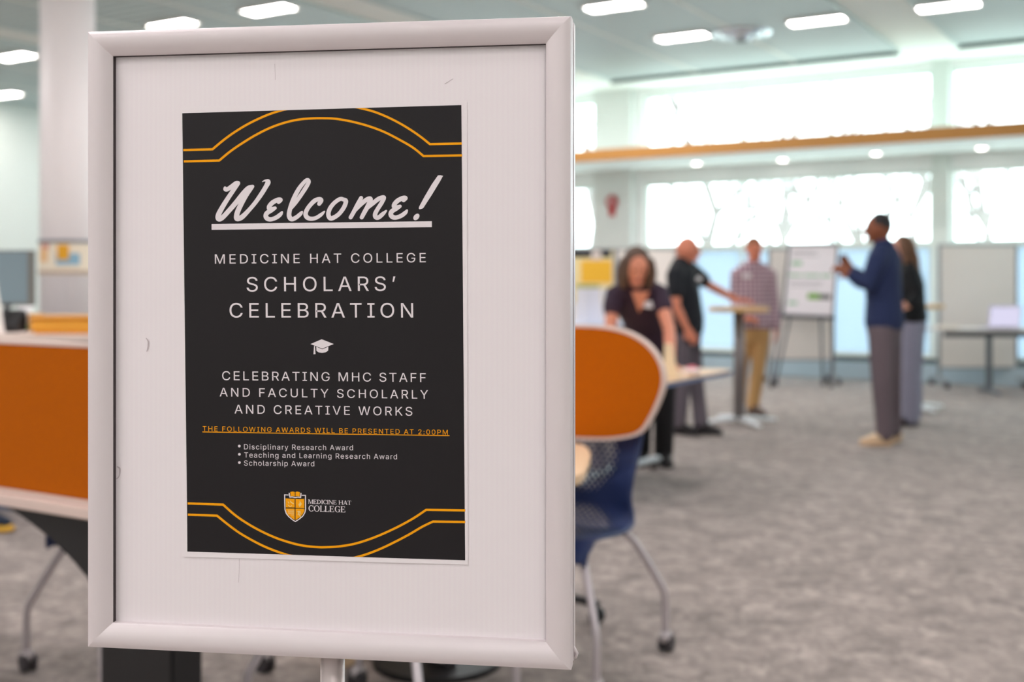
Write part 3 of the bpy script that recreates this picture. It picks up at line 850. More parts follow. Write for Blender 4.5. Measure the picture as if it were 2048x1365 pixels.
for x, y in ((479.2, 892.6), (479.4, 909), (479.4, 925.6)):
    MB().add([P(x + 2.7 * math.cos(6.2832 * j / 16), y + 2.7 * math.sin(6.2832 * j / 16), 2) for j in range(16)], [list(range(16))]).build('bullet', m_white, poster, loose=True)
# graduation cap
gc = FB(); g = (400, 660, 3.329)
poly(gc, [(737, 95), (812, 63), (892, 95), (815, 125)], *g)
poly(gc, [(776, 113), (815, 130), (856, 113), (855, 138), (838, 150), (815, 154), (793, 151), (777, 140)], *g)
poly(gc, [(761, 106), (767, 108), (771, 162), (757, 163)], *g)
gc.build('graduation_cap', m_white, poster)
# crest
c7 = (540, 960, 10.24)
cr_ = FB(); stroke(cr_, zm([(385, 312, 10), (305, 308, 10), (306, 450, 10), (312, 610, 10), (338, 690, 10), (390, 755, 10), (460, 815, 10), (525, 855, 10), (600, 808, 10), (680, 740, 10), (720, 670, 10), (734, 600, 10), (732, 450, 10), (730, 318, 10), (655, 318, 10)], *c7), 1, 2, None, False)
stroke(cr_, zm([(397, 266, 11), (412, 355, 11), (470, 352, 11), (522, 364, 11), (575, 355, 11), (632, 362, 11), (641, 270, 11)], *c7), 1, 2, None, False)
cr_.build('crest_outline', m_white, poster)
cq = FB()
for q in ([(420, 250), (470, 240), (513, 250), (513, 340), (470, 332), (430, 345)], [(527, 250), (565, 240), (618, 254), (612, 347), (570, 334), (527, 340)],
          [(325, 380), (420, 386), (510, 388), (510, 568), (328, 566)], [(528, 390), (620, 396), (707, 388), (708, 580), (528, 575)],
          [(328, 588), (510, 590), (510, 822), (440, 775), (370, 710), (335, 650)], [(528, 592), (712, 595), (703, 650), (670, 712), (610, 772), (528, 828)]):
    poly(cq, q, *c7)
cq.build('crest_field', m_gold, poster)
cs = FB(3)
poly(cs, [(612, 425), (640, 465), (656, 490), (640, 525), (606, 562), (604, 530), (588, 520), (590, 500), (614, 475)], *c7, 3)
for q in ([(375, 450, 6), (392, 478, 9)], [(420, 430, 6), (440, 462, 12), (490, 490, 8)], [(375, 515, 5), (420, 550, 9), (448, 530, 8)],
          [(570, 650, 8), (605, 650, 14), (630, 665, 10)], [(605, 660, 12), (590, 700, 12), (620, 735, 10), (632, 772, 6)], [(575, 715, 7), (640, 690, 7)]):
    stroke(cs, zm(q, *c7), 3, 3)
for x in (382, 403, 424, 445, 466, 487):
    stroke(cs, zm([(x, 615, 3.5), (x, 700 if x < 440 else 735, 3.5)], *c7), 1, 3, None, False)
for y in (650, 685): stroke(cs, zm([(372, y, 3), (497, y, 3)], *c7), 1, 3, None, False)
cs.build('crest_symbols', m_palegold, poster)
# serif college name beside the crest
def serif(mb, s, xl, yl, xr, yr, cap):
    th, tn, sf = .17, .07, .065
    def rect(x0, y0, x1, y1): return [(x0, y0), (x1, y0), (x1, y1), (x0, y1)]
    def stem(x, w=th, b=1, t=1, e=.07):
        q = [rect(x, 0, x + w, 1)]
        if b: q.append(rect(x - e, 0, x + w + e, sf))
        if t: q.append(rect(x - e, 1 - sf, x + w + e, 1))
        return q
    def bar(x0, y0, x1, y1, w): return [(x0, y0), (x0 + w, y0), (x1 + w, y1), (x1, y1)]
    def arc(cx, rx, a0, a1, k=24, cy=.5):
        out = []
        for j in range(k):
            p, q = math.radians(a0 + (a1 - a0) * j / k), math.radians(a0 + (a1 - a0) * (j + 1) / k)
            o = lambda a: (cx + rx * math.cos(a), cy + .52 * math.sin(a)); i = lambda a: (cx + (rx - th) * math.cos(a), cy + .455 * math.sin(a))
            out.append([o(p), o(q), i(q), i(p)])
        return out
    G = {'M': (1.2, stem(.07, tn) + stem(.93) + [bar(.1, 1, .52, 0, .18), bar(.55, 0, .95, 1, .07)]),
         'E': (.86, stem(.07) + [rect(.1, 0, .74, sf), rect(.1, 1 - sf, .70, 1), rect(.2, .48, .56, .54), rect(.68, 0, .76, .24), rect(.64, .78, .70, 1), rect(.52, .38, .57, .63)]),
         'D': (1.0, stem(.07) + [[(.24 + .22 * 0 + .66 * math.cos(p) * 1.0, .5 + .5 * math.sin(p)) if o else (.24 + .48 * math.cos(p), .5 + .435 * math.sin(p)) for p, o in ((a, 1), (b, 1), (b, 0), (a, 0))] for a, b in [(math.radians(-90 + 9 * j), math.radians(-81 + 9 * j)) for j in range(20)]]),
         'I': (.40, stem(.10)), 'C': (.92, arc(.5, .46, 42, 318) + [rect(.80, .66, .86, .98), rect(.80, .04, .84, .25)]),
         'O': (1.04, arc(.5, .48, 0, 360, 32)), 'N': (1.06, stem(.09, tn, 1, 1) + stem(.86, tn, 0, 1) + [bar(.08, 1, .80, 0, .18)]),
         'H': (1.06, stem(.07) + stem(.78) + [rect(.2, .47, .8, .54)]), 'A': (1.0, [bar(.08, 0, .44, 1, .07), bar(.72, 0, .40, 1, .19), rect(.22, .3, .74, .36), rect(.0, 0, .24, sf), rect(.64, 0, 1.0, sf)]),
         'T': (.9, [rect(.36, 0, .53, 1), rect(.27, 0, .62, sf), rect(.04, 1 - sf, .85, 1), rect(.04, .74, .09, 1), rect(.80, .74, .85, 1)]),
         'L': (.80, stem(.07) + [rect(.1, 0, .72, sf), rect(.67, 0, .74, .28)]), 'G': (1.02, arc(.5, .47, 42, 325) + [rect(.70, .02, .87, .44), rect(.60, .40, .97, .46), rect(.80, .66, .86, .98)]), ' ': (.42, [])}
    tot = sum(G[c][0] for c in s); x = 0
    for c in s:
        for q in G[c][1]:
            vs = []
            for a, b in q:
                t = (x + a) / tot
                vs.append((xl + t * (xr - xl) - .012 * b * cap, yl + t * (yr - yl) - b * cap))
            mb.add2(vs)
        x += G[c][0]
sf1 = FB(); serif(sf1, 'MEDICINE HAT', 617.0, 1007.6, 703.2, 1010.2, 8.3); sf1.build('crest_lettering', m_white, poster)['label'] = 'white serif line reading MEDICINE HAT'
sf2 = FB(); serif(sf2, 'COLLEGE', 617.2, 1023, 692.2, 1025.2, 12.0); sf2.build('crest_lettering', m_white, poster)['label'] = 'white serif line reading COLLEGE'
# small dents and hairline cracks in the white board, smudges on the lower rail
m_mark = M('grey_dent_mark', (198, 186, 189), 0.8)
for q in ([(293, 677, .8), (297, 684, 1.4), (296, 697, 1.2), (294, 703, .8)], [(235, 934, 1.0), (240, 938, 1.6), (239, 952, 1.0), (234, 958, .9)],
          [(479, 1118, .35), (479, 1140, .3), (478, 1165, .3)], [(550, 128, .3), (551, 160, .3)], [(890, 168, .6), (906, 158, .5)]):
    mk = FB(0); stroke(mk, q, 3); mk.build('dent_mark', m_mark, sign)
# =================================================================== FURNITURE
m_orange = M('burnt_orange_felt', (184, 92, 0), 0.9, noise=0.08, nscale=60, spec=0.15)
m_edge = M('pale_edge_band', (222, 200, 190), 0.6)
m_maple = M('pale_maple_laminate', (226, 196, 160), 0.45, noise=0.06, nscale=4, stretch=(1, 12, 1))
m_blackm = M('black_powder_coat', (24, 23, 25), 0.5)
m_silver = M('silver_tube', (198, 190, 194), 0.35, 0.35)
m_caster = M('dark_caster', (62, 58, 62), 0.5)
m_casterp = M('pale_caster_hood', (190, 182, 184), 0.4)
m_shell = perforated_mat()
m_navyp = M('navy_plastic', (34, 52, 96), 0.5)
Zv = Vector((0, 0, 1)); Uv = Vector((CT, -ST, 0)); Nv = Vector((ST, CT, 0))

def rounded(poly, r, k=8):
    out = []; n = len(poly)
    for i in range(n):
        p = Vector(poly[i]); a = Vector(poly[i - 1]) - p; b = Vector(poly[(i + 1) % n]) - p
        rr = r[i] if isinstance(r, (list, tuple)) else r
        q0, q1 = p + a.normalized() * rr, p + b.normalized() * rr
        for j in range(k + 1):
            t = j / k; out.append(tuple(q0 * (1 - t) ** 2 + p * 2 * t * (1 - t) + q1 * t * t))
    return out
def screen(name, label, u0, u1, n, prof, z0, parent_pose=None):
    """desk screen: a rounded felt panel with a pale edge band; prof = outline (u, z)"""
    t = thing(name, label, 'screen', UN((u0 + u1) / 2, n, z0), 'orange desk screens')
    MB().prism(prof, UN(0, n), Uv, Zv, Nv, 0.022).build('felt_panel', m_orange, t, bevel=0.003)
    c = Vector((sum(p[0] for p in prof) / len(prof), sum(p[1] for p in prof) / len(prof)))
    ring = []; k = len(prof); g = 0.010; w = []
    for i in range(k):
        a, b = Vector(prof[i - 1]), Vector(prof[(i + 1) % k]); d = (b - a).normalized(); nn = Vector((d.y, -d.x))
        if (Vector(prof[i]) - c).dot(nn) < 0: nn = -nn
        w.append(tuple(Vector(prof[i]) + nn * g))
    vs = []
    for y in (0.0, 0.026):
        for q in (prof, w): vs += [UN(0, n) + Uv * a + Zv * b + Nv * y for a, b in q]
    fs = []
    for i in range(k):
        j = (i + 1) % k
        fs += [[i, j, k + j, k + i], [2 * k + i, 3 * k + i, 3 * k + j, 2 * k + j], [k + i, k + j, 3 * k + j, 3 * k + i], [i, 2 * k + i, 2 * k + j, j]]
    MB().add(vs, fs).build('edge_band', m_edge, t)
    return t
# --- near table at the left
TZ = 0.735
t = thing('table', 'pale topped table with a black flared pedestal at the left, nearest the sign', 'table', UN(-3.0, 2.2, 0))
MB().prism(rounded([(-4.3, 1.88), (-1.95, 1.88), (-1.95, 2.45), (-4.3, 2.45)], 0.06), (0, 0, TZ - 0.03), Uv, Nv, Zv, 0.03).build('tabletop', m_edge, t, bevel=0.003)
hw = [(0.02, .13), (.40, .13), (.46, .14), (.50, .155), (.538, .18), (.58, .245), (.622, .326), (.655, .41), (.683, .493), (.704, .60)]
for uc in (-2.264, -3.7):
    prof = [(uc - w, z) for z, w in hw] + [(uc + min(w, .28), z) for z, w in hw[::-1]]
    MB().prism(prof, UN(0, 1.93), Uv, Zv, Nv, 0.10).build('pedestal', m_blackm, t, bevel=0.006)
    MB().prism(rounded([(uc - .16, 1.92), (uc + .16, 1.92), (uc + .16, 2.42), (uc - .16, 2.42)], 0.05), (0, 0, 0), Uv, Nv, Zv, 0.022).build('foot_plate', m_blackm, t, bevel=0.004)
screen('desk_screen', 'orange felt desk screen on the table at the left edge of the photo', -3.7, -2.0, 1.90,
       rounded([(-3.75, TZ + .013), (-1.99, TZ + .013), (-1.93, .93), (-1.99, 1.130), (-3.75, 1.130)], [.05, .05, .10, .09, .12]), TZ)
# --- far table with the round end
t = thing('table', 'pale table with a rounded end below the orange screen right of the sign', 'table', UN(-2.2, 3.2, 0))
top = [(-2.58, 2.86)] + [(a, b) for a, b, c in cr([(-1.70, 2.86, 0), (-1.60, 2.89, 0), (-1.575, 2.97, 0), (-1.65, 3.15, 0), (-1.75, 3.36, 0), (-1.85, 3.50, 0), (-1.95, 3.555, 0)], 4)] + [(-2.58, 3.555)]
MB().prism(top, (0, 0, TZ - 0.03), Uv, Nv, Zv, 0.028).build('tabletop', m_maple, t, bevel=0.003)
MB().un(-2.54, -2.48, 2.95, 3.5, 0, TZ - 0.03).build('end_panel', m_maple, t, bevel=0.003)
MB().loft([UN(-2.25, 3.2, 0.02), UN(-2.25, 3.2, TZ - 0.03)], [.035, .035], n=16, cap=False).build('column', m_blackm, t, smooth=True)
MB().disc(UN(-2.25, 3.2, 0), .22, .02, 28).build('foot_plate', m_blackm, t, bevel=0.004)
def on_plane(px, py, n):
    d = on_n(px, n); return (to_un((px - CX) / F * d, d)[0], EYE + (HY - py) / F * d)
arc_ = [on_plane(a, b, 3.565) for a, b in ((1154, 655), (1205, 658), (1250, 668), (1286, 688), (1310, 715), (1322, 746), (1321, 776), (1309, 810), (1295, 838), (1281, 859), (1258, 870), (1210, 876), (1154, 875))]
sm = [(a, b) for a, b, c in cr([(a, b, 0) for a, b in arc_], 3)]
screen('desk_screen', 'orange felt desk screen with a rounded end just right of the sign', -2.8, -1.57, 3.565, sm[::-1] + [(-2.75, sm[0][1]), (-2.82, sm[0][1] - .07), (-2.82, TZ + .02)], TZ)

# --- nesting chair: one moulded shell, four tube legs with casters
def make_chair(label, group):
    t = thing('nesting_chair', label, 'chair', (0, 0, 0), group)
    vs = []; fs = []; uvs = []
    path = [(.245, .405, .22), (.23, .445, .225), (.16, .455, .228), (.06, .445, .226), (-.06, .435, .222), (-.15, .445, .212), (-.205, .485, .198), (-.225, .54, .188), (-.235, .61, .192), (-.255, .69, .204), (-.28, .77, .208), (-.30, .83, .20), (-.312, .865, .17)]
    q = cr([(a, b, c) for a, b, c in path], 4); nx = 16
    for j, (y, z, w) in enumerate(q):
        v = j / (len(q) - 1)
        for i in range(nx + 1):
            s = 2 * i / nx - 1
            back = max(0.0, min(1.0, (v - .38) / .2))
            cup = s * s
            vs.append((s * w, y + back * .05 * cup, z + (1 - back) * .022 * cup * (1 if v > .12 else .2)))
            uvs.append((i / nx, v))
    rows = len(q)
    for j in range(rows - 1):
        for i in range(nx):
            a = j * (nx + 1) + i; fs.append([a, a + 1, a + nx + 2, a + nx + 1])
    o = MB().add(vs, fs).build('shell', m_shell, t, smooth=True, merge=False, loose=True)
    ul_ = o.data.uv_layers.new(name='UVMap')
    for lp in o.data.loops: ul_.data[lp.index].uv = uvs[lp.vertex_index]
    so = o.modifiers.new('thick', 'SOLIDIFY'); so.thickness = 0.008; so.offset = 0
    rim = MB()
    edge = [Vector(vs[j * (nx + 1)]) for j in range(rows)] + [Vector(vs[(rows - 1) * (nx + 1) + i]) for i in range(1, nx + 1)] + [Vector(vs[j * (nx + 1) + nx]) for j in range(rows - 2, -1, -1)]
    rim.loft(edge, [0.008] * len(edge), n=8); rim.build('rim', m_navyp, t, smooth=True)
    fr = MB()
    fr.loft([(-.17, .17, .425), (.17, .17, .425)], [.012, .012], n=10); fr.loft([(-.17, -.17, .425), (.17, -.17, .425)], [.012, .012], n=10)
    for sx in (-.12, .12): fr.box((sx, 0, .432), (.03, .36, .012))
    fr.build('seat_frame', m_silver, t)
    for sx in (-1, 1):
        for sy in (-1, 1):
            pts = [(.165 * sx, .17 * sy, .425), (.20 * sx, .20 * sy, .385), (.262 * sx, .262 * sy, .245), (.275 * sx, .275 * sy, .205), (.277 * sx, .28 * sy, .15), (.277 * sx, .28 * sy, .075)]
            q2 = cr([(a, b, c) for a, b, c in pts], 4)
            lg = MB().loft(q2, [.0125] * len(q2), n=10).build('leg', m_silver, t, smooth=True)
            cs_ = MB()
            for o_ in (-.014, .014): cs_.disc((.277 * sx + o_ - .007, .28 * sy - .012, .03), .03, .014, 18, axis=(1, 0, 0))
            cs_.build('caster', m_caster, lg)
            MB().ball((.277 * sx, .28 * sy - .004, .052), (.022, .03, .022), n=12, m=8).build('caster_hood', m_casterp, lg, smooth=True)
    return t
G_CH = 'navy nesting chairs on casters'
chair = make_chair('navy perforated chair on casters right of the sign, tucked under the round ended table', G_CH)
def put(o, u, n, face):
    """face: world angle offset from the n direction"""
    o.location = UN(u, n, 0); o.rotation_euler = (0, 0, ROT_ROOM + face)
put(chair, -1.905, 3.42, math.pi + 0.03)
c2 = copy_tree(chair); c2['label'] = 'chair at the far left whose bent silver leg shows left of the sign'
c2.location = (-1.22, 3.82, 0); c2.rotation_euler = (0, 0, math.radians(45))
c3 = copy_tree(chair); c3['label'] = 'chair behind the lower edge of the sign with its silver legs showing beside the pole'
put(c3, -2.02, 2.62, 0.1)

# --- black task chair with a star base
tc_o = UN(-2.31, 3.79, 0)
t = thing('task_chair', 'black task chair whose star base shows behind the navy chair', 'chair', tc_o)
def tw(x, y, z): return tc_o + Vector((x, y, z))
for k in range(5):
    a = math.radians(-16 + 72 * k); d = Vector((math.cos(a), math.sin(a), 0))
    arm = MB().loft([tc_o + d * .03 + Zv * .115, tc_o + d * .18 + Zv * .098, tc_o + d * .33 + Zv * .075], [(.026, .02), (.022, .017), (.016, .014)], side=(-d.y, d.x, 0), n=10).build('base_arm', m_blackm, t, smooth=True)
    w_ = MB()
    for o_ in (-.02, .006): w_.disc(tc_o + d * .33 + Zv * .03 + Vector((-d.y, d.x, 0)) * o_, .03, .014, 16, axis=(-d.y, d.x, 0))
    w_.build('caster', m_blackm, arm)
MB().loft([tw(0, 0, .09), tw(0, 0, .30), tw(0, 0, .44)], [.03, .028, .02], n=14).build('gas_lift', m_blackm, t, smooth=True)
MB().ball(tw(0, 0, .475), (.205, .205, .045), n=24, m=10).build('seat', m_blackm, t, smooth=True)
MB().loft([tw(-.05, .17, .46), tw(-.08, .25, .55), tw(-.09, .27, .66)], [.02, .02, .02], n=8).build('back_post', m_blackm, t, smooth=True)
MB().ball(tw(-.09, .255, .80), (.21, .035, .19), n=24, m=12).build('backrest', m_blackm, t, smooth=True)

# --- shoe at the far left on the carpet
sp_ = on_floor(-2, 1066); sp_.z = 0
t = thing('shoe', 'dark blue shoe with a yellow sole on the carpet at the left edge', 'shoe', sp_)
sd = Vector((1, -.1, 0)).normalized(); sn = Vector((.1, 1, 0)).normalized()
MB().loft([sp_ - sd * .20 + Zv * .022, sp_ - sd * .08 + Zv * .022, sp_ + sd * .03 + Zv * .022, sp_ + sd * .065 + Zv * .024], [(.038, .02), (.036, .02), (.046, .02), (.03, .017)], side=sn, n=14).build('sole', M('yellow_rubber', (222, 172, 60), 0.6), t, smooth=True)
MB().loft([sp_ - sd * .21 + Zv * .10, sp_ - sd * .14 + Zv * .09, sp_ - sd * .05 + Zv * .075, sp_ + sd * .045 + Zv * .055], [(.036, .055), (.038, .052), (.042, .04), (.032, .02)], side=sn, n=14).build('upper', M('dark_blue_canvas', (26, 40, 60), 0.8), t, smooth=True)

# --- counter at the left with things on it
CZ = 1.0
m_counter = M('pale_counter_laminate', (232, 216, 206), 0.5)
t = thing('counter', 'pale long counter at the left, between the orange screen and the column', 'counter', (-3.4, 6.8, 0))
MB().box((-3.3, 6.8, CZ - .02), (2.9, 1.0, .04)).build('worktop', m_counter, t, bevel=.004)
MB().box((-3.3, 6.87, .48), (2.7, .75, .96)).build('body', M('blue_grey_counter_body', (92, 104, 128), 0.6), t, bevel=.004)
def ct(px, d): return Vector(((px - CX) / F * d, d, CZ))
# computer monitor
mo = ct(14, 7.0)
t = thing('monitor', 'flat computer monitor with a dark bezel standing on the counter at the left edge', 'monitor', mo)
mz0, mz1 = at(0, 612, 7.0).z, at(0, 501, 7.0).z
xr = (70 - CX) / F * 7.0; xl_ = xr - .62
MB().box(((xl_ + xr) / 2, 7.0, (mz0 + mz1) / 2), (xr - xl_, .035, mz1 - mz0)).build('housing', M('grey_monitor_bezel', (112, 112, 108), 0.5), t, bevel=.004)
MB().box(((xl_ + xr) / 2 - .015, 6.981, (mz0 + mz1) / 2 + .005), (xr - xl_ - .045, .004, mz1 - mz0 - .03)).build('display', M('painted_reflection_screen', (122, 142, 152), 0.15), t)  # display colour lightened to stand in for a reflection
MB().loft([(mo.x - .2, 7.03, CZ + .04), (mo.x - .2, 7.03, mz0 + .1)], [.03, .03], n=12).build('stand_post', m_blackm, t, smooth=True)
MB().box((mo.x - .2, 7.03, CZ + .006), (.24, .18, .012)).build('stand_foot', m_blackm, t, bevel=.003)
# black desk phone leaning, white card, cup, box, tray
bp_ = ct(26, 6.62)
t = thing('desk_phone', 'black sloped desk phone in front of the monitor on the counter', 'phone', bp_)
MB().prism([(0, 0), (.16, 0), (.16, .11), (.13, .13), (0, .03)], bp_ + Vector((-.07, -.08, 0)), Vector((0, 1, 0)), Zv, Vector((1, 0, 0)), .12).build('body', m_blackm, t, bevel=.006)
MB().loft([bp_ + Vector((-.055, -.06, .05)), bp_ + Vector((-.055, .0, .10)), bp_ + Vector((-.055, .06, .15))], [.018, .013, .018], n=10).build('handset', m_blackm, t, smooth=True)
wp = ct(-12, 6.45)
t = thing('tent_card', 'white folded tent card at the very left edge of the counter', 'card', wp)
MB().prism([(-.10, 0), (.06, 0), (.01, .30)], wp + Vector((-.02, -.03, 0)), Vector((1, 0, 0)), Zv, Vector((0, 1, 0)), .08).build('card', M('white_card', (238, 234, 232), 0.7), t)
gp = ct(50, 6.75)
t = thing('cup', 'white cup with a green base beside the brown box on the counter', 'cup', gp)
MB().loft([gp + Zv * .035, gp + Zv * .10, gp + Zv * .145], [.030, .036, .040], n=18, cap=False).build('cup_body', M('white_cup', (236, 238, 240), 0.4), t, smooth=True)
MB().loft([gp, gp + Zv * .035], [.036, .033], n=18, cap=False).build('base_band', M('mint_green', (150, 200, 160), 0.5), t, smooth=True)
bx = ct(72, 6.7)
t = thing('box', 'small brown box beside the white cup on the counter', 'box', bx)
MB().box(bx + Zv * .045, (.075, .075, .09), .4).build('carton', M('brown_card', (186, 136, 76), 0.8), t, bevel=.004)
MB().box(bx + Zv * .096, (.079, .079, .014), .4).build('lid', M('brown_card_lid', (206, 158, 92), 0.8), t, bevel=.003)
yp = ct(165, 6.45)
t = thing('bin_tray', 'rounded yellow tray on the counter in front of the column', 'tray', yp)
m_yel = M('warm_yellow_plastic', (236, 164, 48), 0.5)
prof_ = rounded([(-.27, -.10), (.27, -.10), (.27, .10), (-.27, .10)], .07)
MB().prism(prof_, yp + Zv * 0.0, Vector((1, 0, 0)), Vector((0, 1, 0)), Zv, .092).build('body', m_yel, t, bevel=.018, seg=3)
MB().prism(rounded([(-.275, -.105), (.275, -.105), (.275, .105), (-.275, .105)], .07), yp + Zv * .088, Vector((1, 0, 0)), Vector((0, 1, 0)), Zv, .012).build('lid', M('yellow_lid', (242, 182, 84), 0.5), t, bevel=.004)

# --- flip top table under the leaning woman
FU1 = -2.62
t = thing('table', 'maple flip top table on casters below the woman in the purple shirt', 'table', UN(-3.4, 6.4, 0))
MB().prism(rounded([(-4.25, 5.8), (FU1, 5.8), (FU1, 7.0), (-4.25, 7.0)], .05), (0, 0, .70), Uv, Nv, Zv, .028).build('tabletop', m_maple, t)
MB().prism(rounded([(-4.256, 5.794), (FU1 + .006, 5.794), (FU1 + .006, 7.006), (-4.256, 7.006)], .05), (0, 0, .697), Uv, Nv, Zv, .022).build('edge_band', M('slate_blue_edge', (92, 104, 140), 0.5), t)
for uc in (-3.27, -4.1):
    lg = MB().un(uc - .03, uc + .03, 6.37, 6.43, .05, .70).build('leg', m_silver, t, bevel=.006)
    ft = MB().loft([UN(uc, 5.9, .07), UN(uc, 6.4, .10), UN(uc, 7.28, .07)], [(.03, .02), (.034, .026), (.03, .02)], side=Uv, n=12).build('foot', M('polished_foot', (236, 244, 248), 0.3, 0.2), lg, smooth=True)
    for nn in (5.95, 7.22):
        MB().disc(UN(uc - .012, nn, .032), .032, .024, 16, axis=Uv).build('caster', m_caster, lg)
# things on it
e0 = at(1346, 700, 6.66); e0.z = .728
t = thing('sign_holder', 'cream table card standing on the maple table beside the orange screen', 'card', e0)
MB().prism([(-.055, 0), (.03, 0), (-.005, .20), (-.05, .20)], e0, Vector((1, -.2, 0)).normalized(), Zv, Vector((.2, 1, 0)).normalized(), .016).build('card', M('cream_card', (238, 216, 180), 0.7), t)
MB().box(e0 + Vector((-.01, 0, .008)), (.11, .07, .016)).build('foot', M('cream_card_foot', (228, 206, 172), 0.7), t)
e1 = at(1384, 735, 6.9); e1.z = .728
t = thing('snack_packet', 'small pink and white packet lying on the maple table', 'packet', e1)
MB().ball(e1 + Zv * .024, (.055, .04, .024), n=16, m=8).build('packet', M('white_wrapper', (238, 226, 226), 0.5), t, smooth=True)
MB().ball(e1 + Vector((0, .0, .036)), (.04, .03, .022), n=14, m=8).build('pink_panel', M('pink_wrapper', (206, 96, 110), 0.5), t, smooth=True)

# --- two round bar height tables
def bar_table(label, px, d, r, topz, group='round bar height tables'):
    c = Vector(((px - CX) / F * d, d, 0))
    t = thing('bar_table', label, 'table', c, group)
    MB().disc(c + Zv * (topz - .045), r, .045, 36).build('tabletop', m_maple, t, bevel=.004)
    MB().disc(c + Zv * (topz - .042), r + .004, .036, 36).build('edge_band', M('honey_edge_band', (236, 194, 132), 0.4), t)
    MB().loft([c + Zv * .04, c + Zv * (topz - .03)], [.05, .05], n=18, cap=False).build('column', M('grey_post', (136, 128, 128), 0.4, 0.3), t, smooth=True)
    for k in range(4):
        a = math.radians(18 + 90 * k); dv = Vector((math.cos(a), math.sin(a), 0))
        MB().loft([c + dv * .03 + Zv * .06, c + dv * .2 + Zv * .05, c + dv * .36 + Zv * .035], [(.03, .022), (.027, .02), (.022, .014)], side=(-dv.y, dv.x, 0), n=10).build('foot', M('polished_foot', (236, 244, 248), 0.3, 0.2), t, smooth=True)
    return c
BT = bar_table('round bar height wood table between the bald man and man in plaid', 1478, 10.3, .265, 1.06)
bar_table('round bar height table behind the woman with long brown hair', 1822, 11.4, .31, 1.06)

# --- long table with a laptop at the right
t = thing('table', 'long white table with grey legs in front of the big whiteboard at the right', 'table', ((2010 - CX) / F * 13.1, 13.1, 0))
tx0, tx1 = (1872 - CX) / F * 13.1, (2190 - CX) / F * 13.1
MB().box(((tx0 + tx1) / 2, 13.1, .735), (tx1 - tx0, .62, .03)).build('tabletop', M('pale_grey_laminate', (206, 202, 200), 0.45), t, bevel=.004)
m_gleg = M('grey_table_leg', (112, 118, 124), 0.4, 0.3)
for x in ((1978 - CX) / F * 13.1, (2140 - CX) / F * 13.1):
    lg = MB().box((x, 13.1, .38), (.06, .05, .68)).build('leg', m_gleg, t, bevel=.006)
    MB().loft([(x, 12.82, .03), (x, 13.1, .05), (x, 13.38, .03)], [.022, .028, .022], n=10).build('foot', m_gleg, lg, smooth=True)
MB().box(((tx0 + tx1) / 2, 13.0, .68), (tx1 - tx0 - .1, .03, .06)).build('rail', m_gleg, t, bevel=.004)
lp = Vector(((2006 - CX) / F * 13.0, 12.98, .75))
t = thing('laptop', 'open laptop with a bright lavender screen on the long table at the right', 'laptop', lp)
MB().box(lp + Vector((0, .12, .009)), (.36, .25, .018)).build('base', M('grey_laptop', (190, 190, 204), 0.4), t, bevel=.004)
MB().prism([(-.18, 0), (.18, 0), (.18, .25), (-.18, .25)], lp + Vector((0, -.01, .012)), Vector((1, 0, 0)), Vector((0, -.18, .98)).normalized(), Vector((0, 1, 0)), .01).build('lid', M('pale_lavender_lid', (224, 220, 246), 0.35), t, bevel=.003)
pc = Vector(((1893 - CX) / F * 12.95, 12.95, .75))
t = thing('paper_stack', 'small stack of cream papers at the left end of the long white table', 'paper', pc)
for k in range(3): MB().box(pc + Zv * (.006 + .012 * k) + Vector((.006 * k, 0, 0)), (.20, .15, .011), .1 * k).build('sheaf', M('cream_sheet', (240, 232, 220), 0.7), t)

# --- rolling whiteboards and easel
m_wb = M('warm_grey_whiteboard', (240, 233, 227), 0.4)
m_scr = emit('lit_lavender_screen', (228, 224, 250), 0.95)
MB().prism([(-.165, .015), (.165, .015), (.165, .235), (-.165, .235)], lp + Vector((0, -.012, .012)), Vector((1, 0, 0)), Vector((0, -.18, .98)).normalized(), Vector((0, 1, 0)), .001).build('display', m_scr, t)
m_wbf = M('grey_board_frame', (150, 152, 154), 0.4, 0.3)
def whiteboard(label, pxl, pxr, pyt, pyb, d, group='rolling whiteboards by the windows', yaw=0.0):
    a, b = at(pxl, pyt, d), at(pxr, pyb, d); cx = (a.x + b.x) / 2
    o = Vector((cx, d, 0)); R = Matrix.Rotation(yaw, 3, 'Z')
    t = thing('whiteboard', label, 'whiteboard', o, group)
    w, z0, z1 = b.x - a.x, b.z, a.z
    L = lambda x, y, z: o + R @ Vector((x, y, z))
    MB().box(L(0, 0, (z0 + z1) / 2), (w - .03, .02, z1 - z0 - .03), yaw).build('panel', m_wb, t)
    f = MB()
    for sx in (-1, 1): f.box(L(sx * (w / 2 - .012), 0, (z0 + z1) / 2), (.028, .034, z1 - z0), yaw)
    for z in (z0 + .012, z1 - .012): f.box(L(0, 0, z), (w - .05, .032, .024), yaw)
    f.build('frame', m_wbf, t)
    for sx in (-1, 1):
        lg = MB().box(L(sx * (w / 2 - .012), 0, (z0 + .07) / 2 + .035), (.03, .03, z0 - .07), yaw).build('leg', m_wbf, t)
        MB().loft([L(sx * (w / 2 - .012), -.26, .085), L(sx * (w / 2 - .012), 0, .10), L(sx * (w / 2 - .012), .26, .085)], [.018, .022, .018], n=10).build('foot', m_wbf, lg, smooth=True)
        for sy in (-1, 1):
            MB().disc(L(sx * (w / 2 - .012) - .02, sy * .25, .04), .04, .04, 16, axis=R @ Vector((1, 0, 0))).build('caster', m_caster, lg)
    return t, L, w, z0, z1
whiteboard('big blank rolling whiteboard at the right behind the long table', 1876, 2034, 489, 738, 14.0)
whiteboard('blank rolling whiteboard standing behind the green and white poster easel', 1536, 1668, 497, 722, 14.45)
whiteboard('blank rolling whiteboard behind the head of the woman in the purple shirt', 1232, 1354, 497, 722, 14.6)
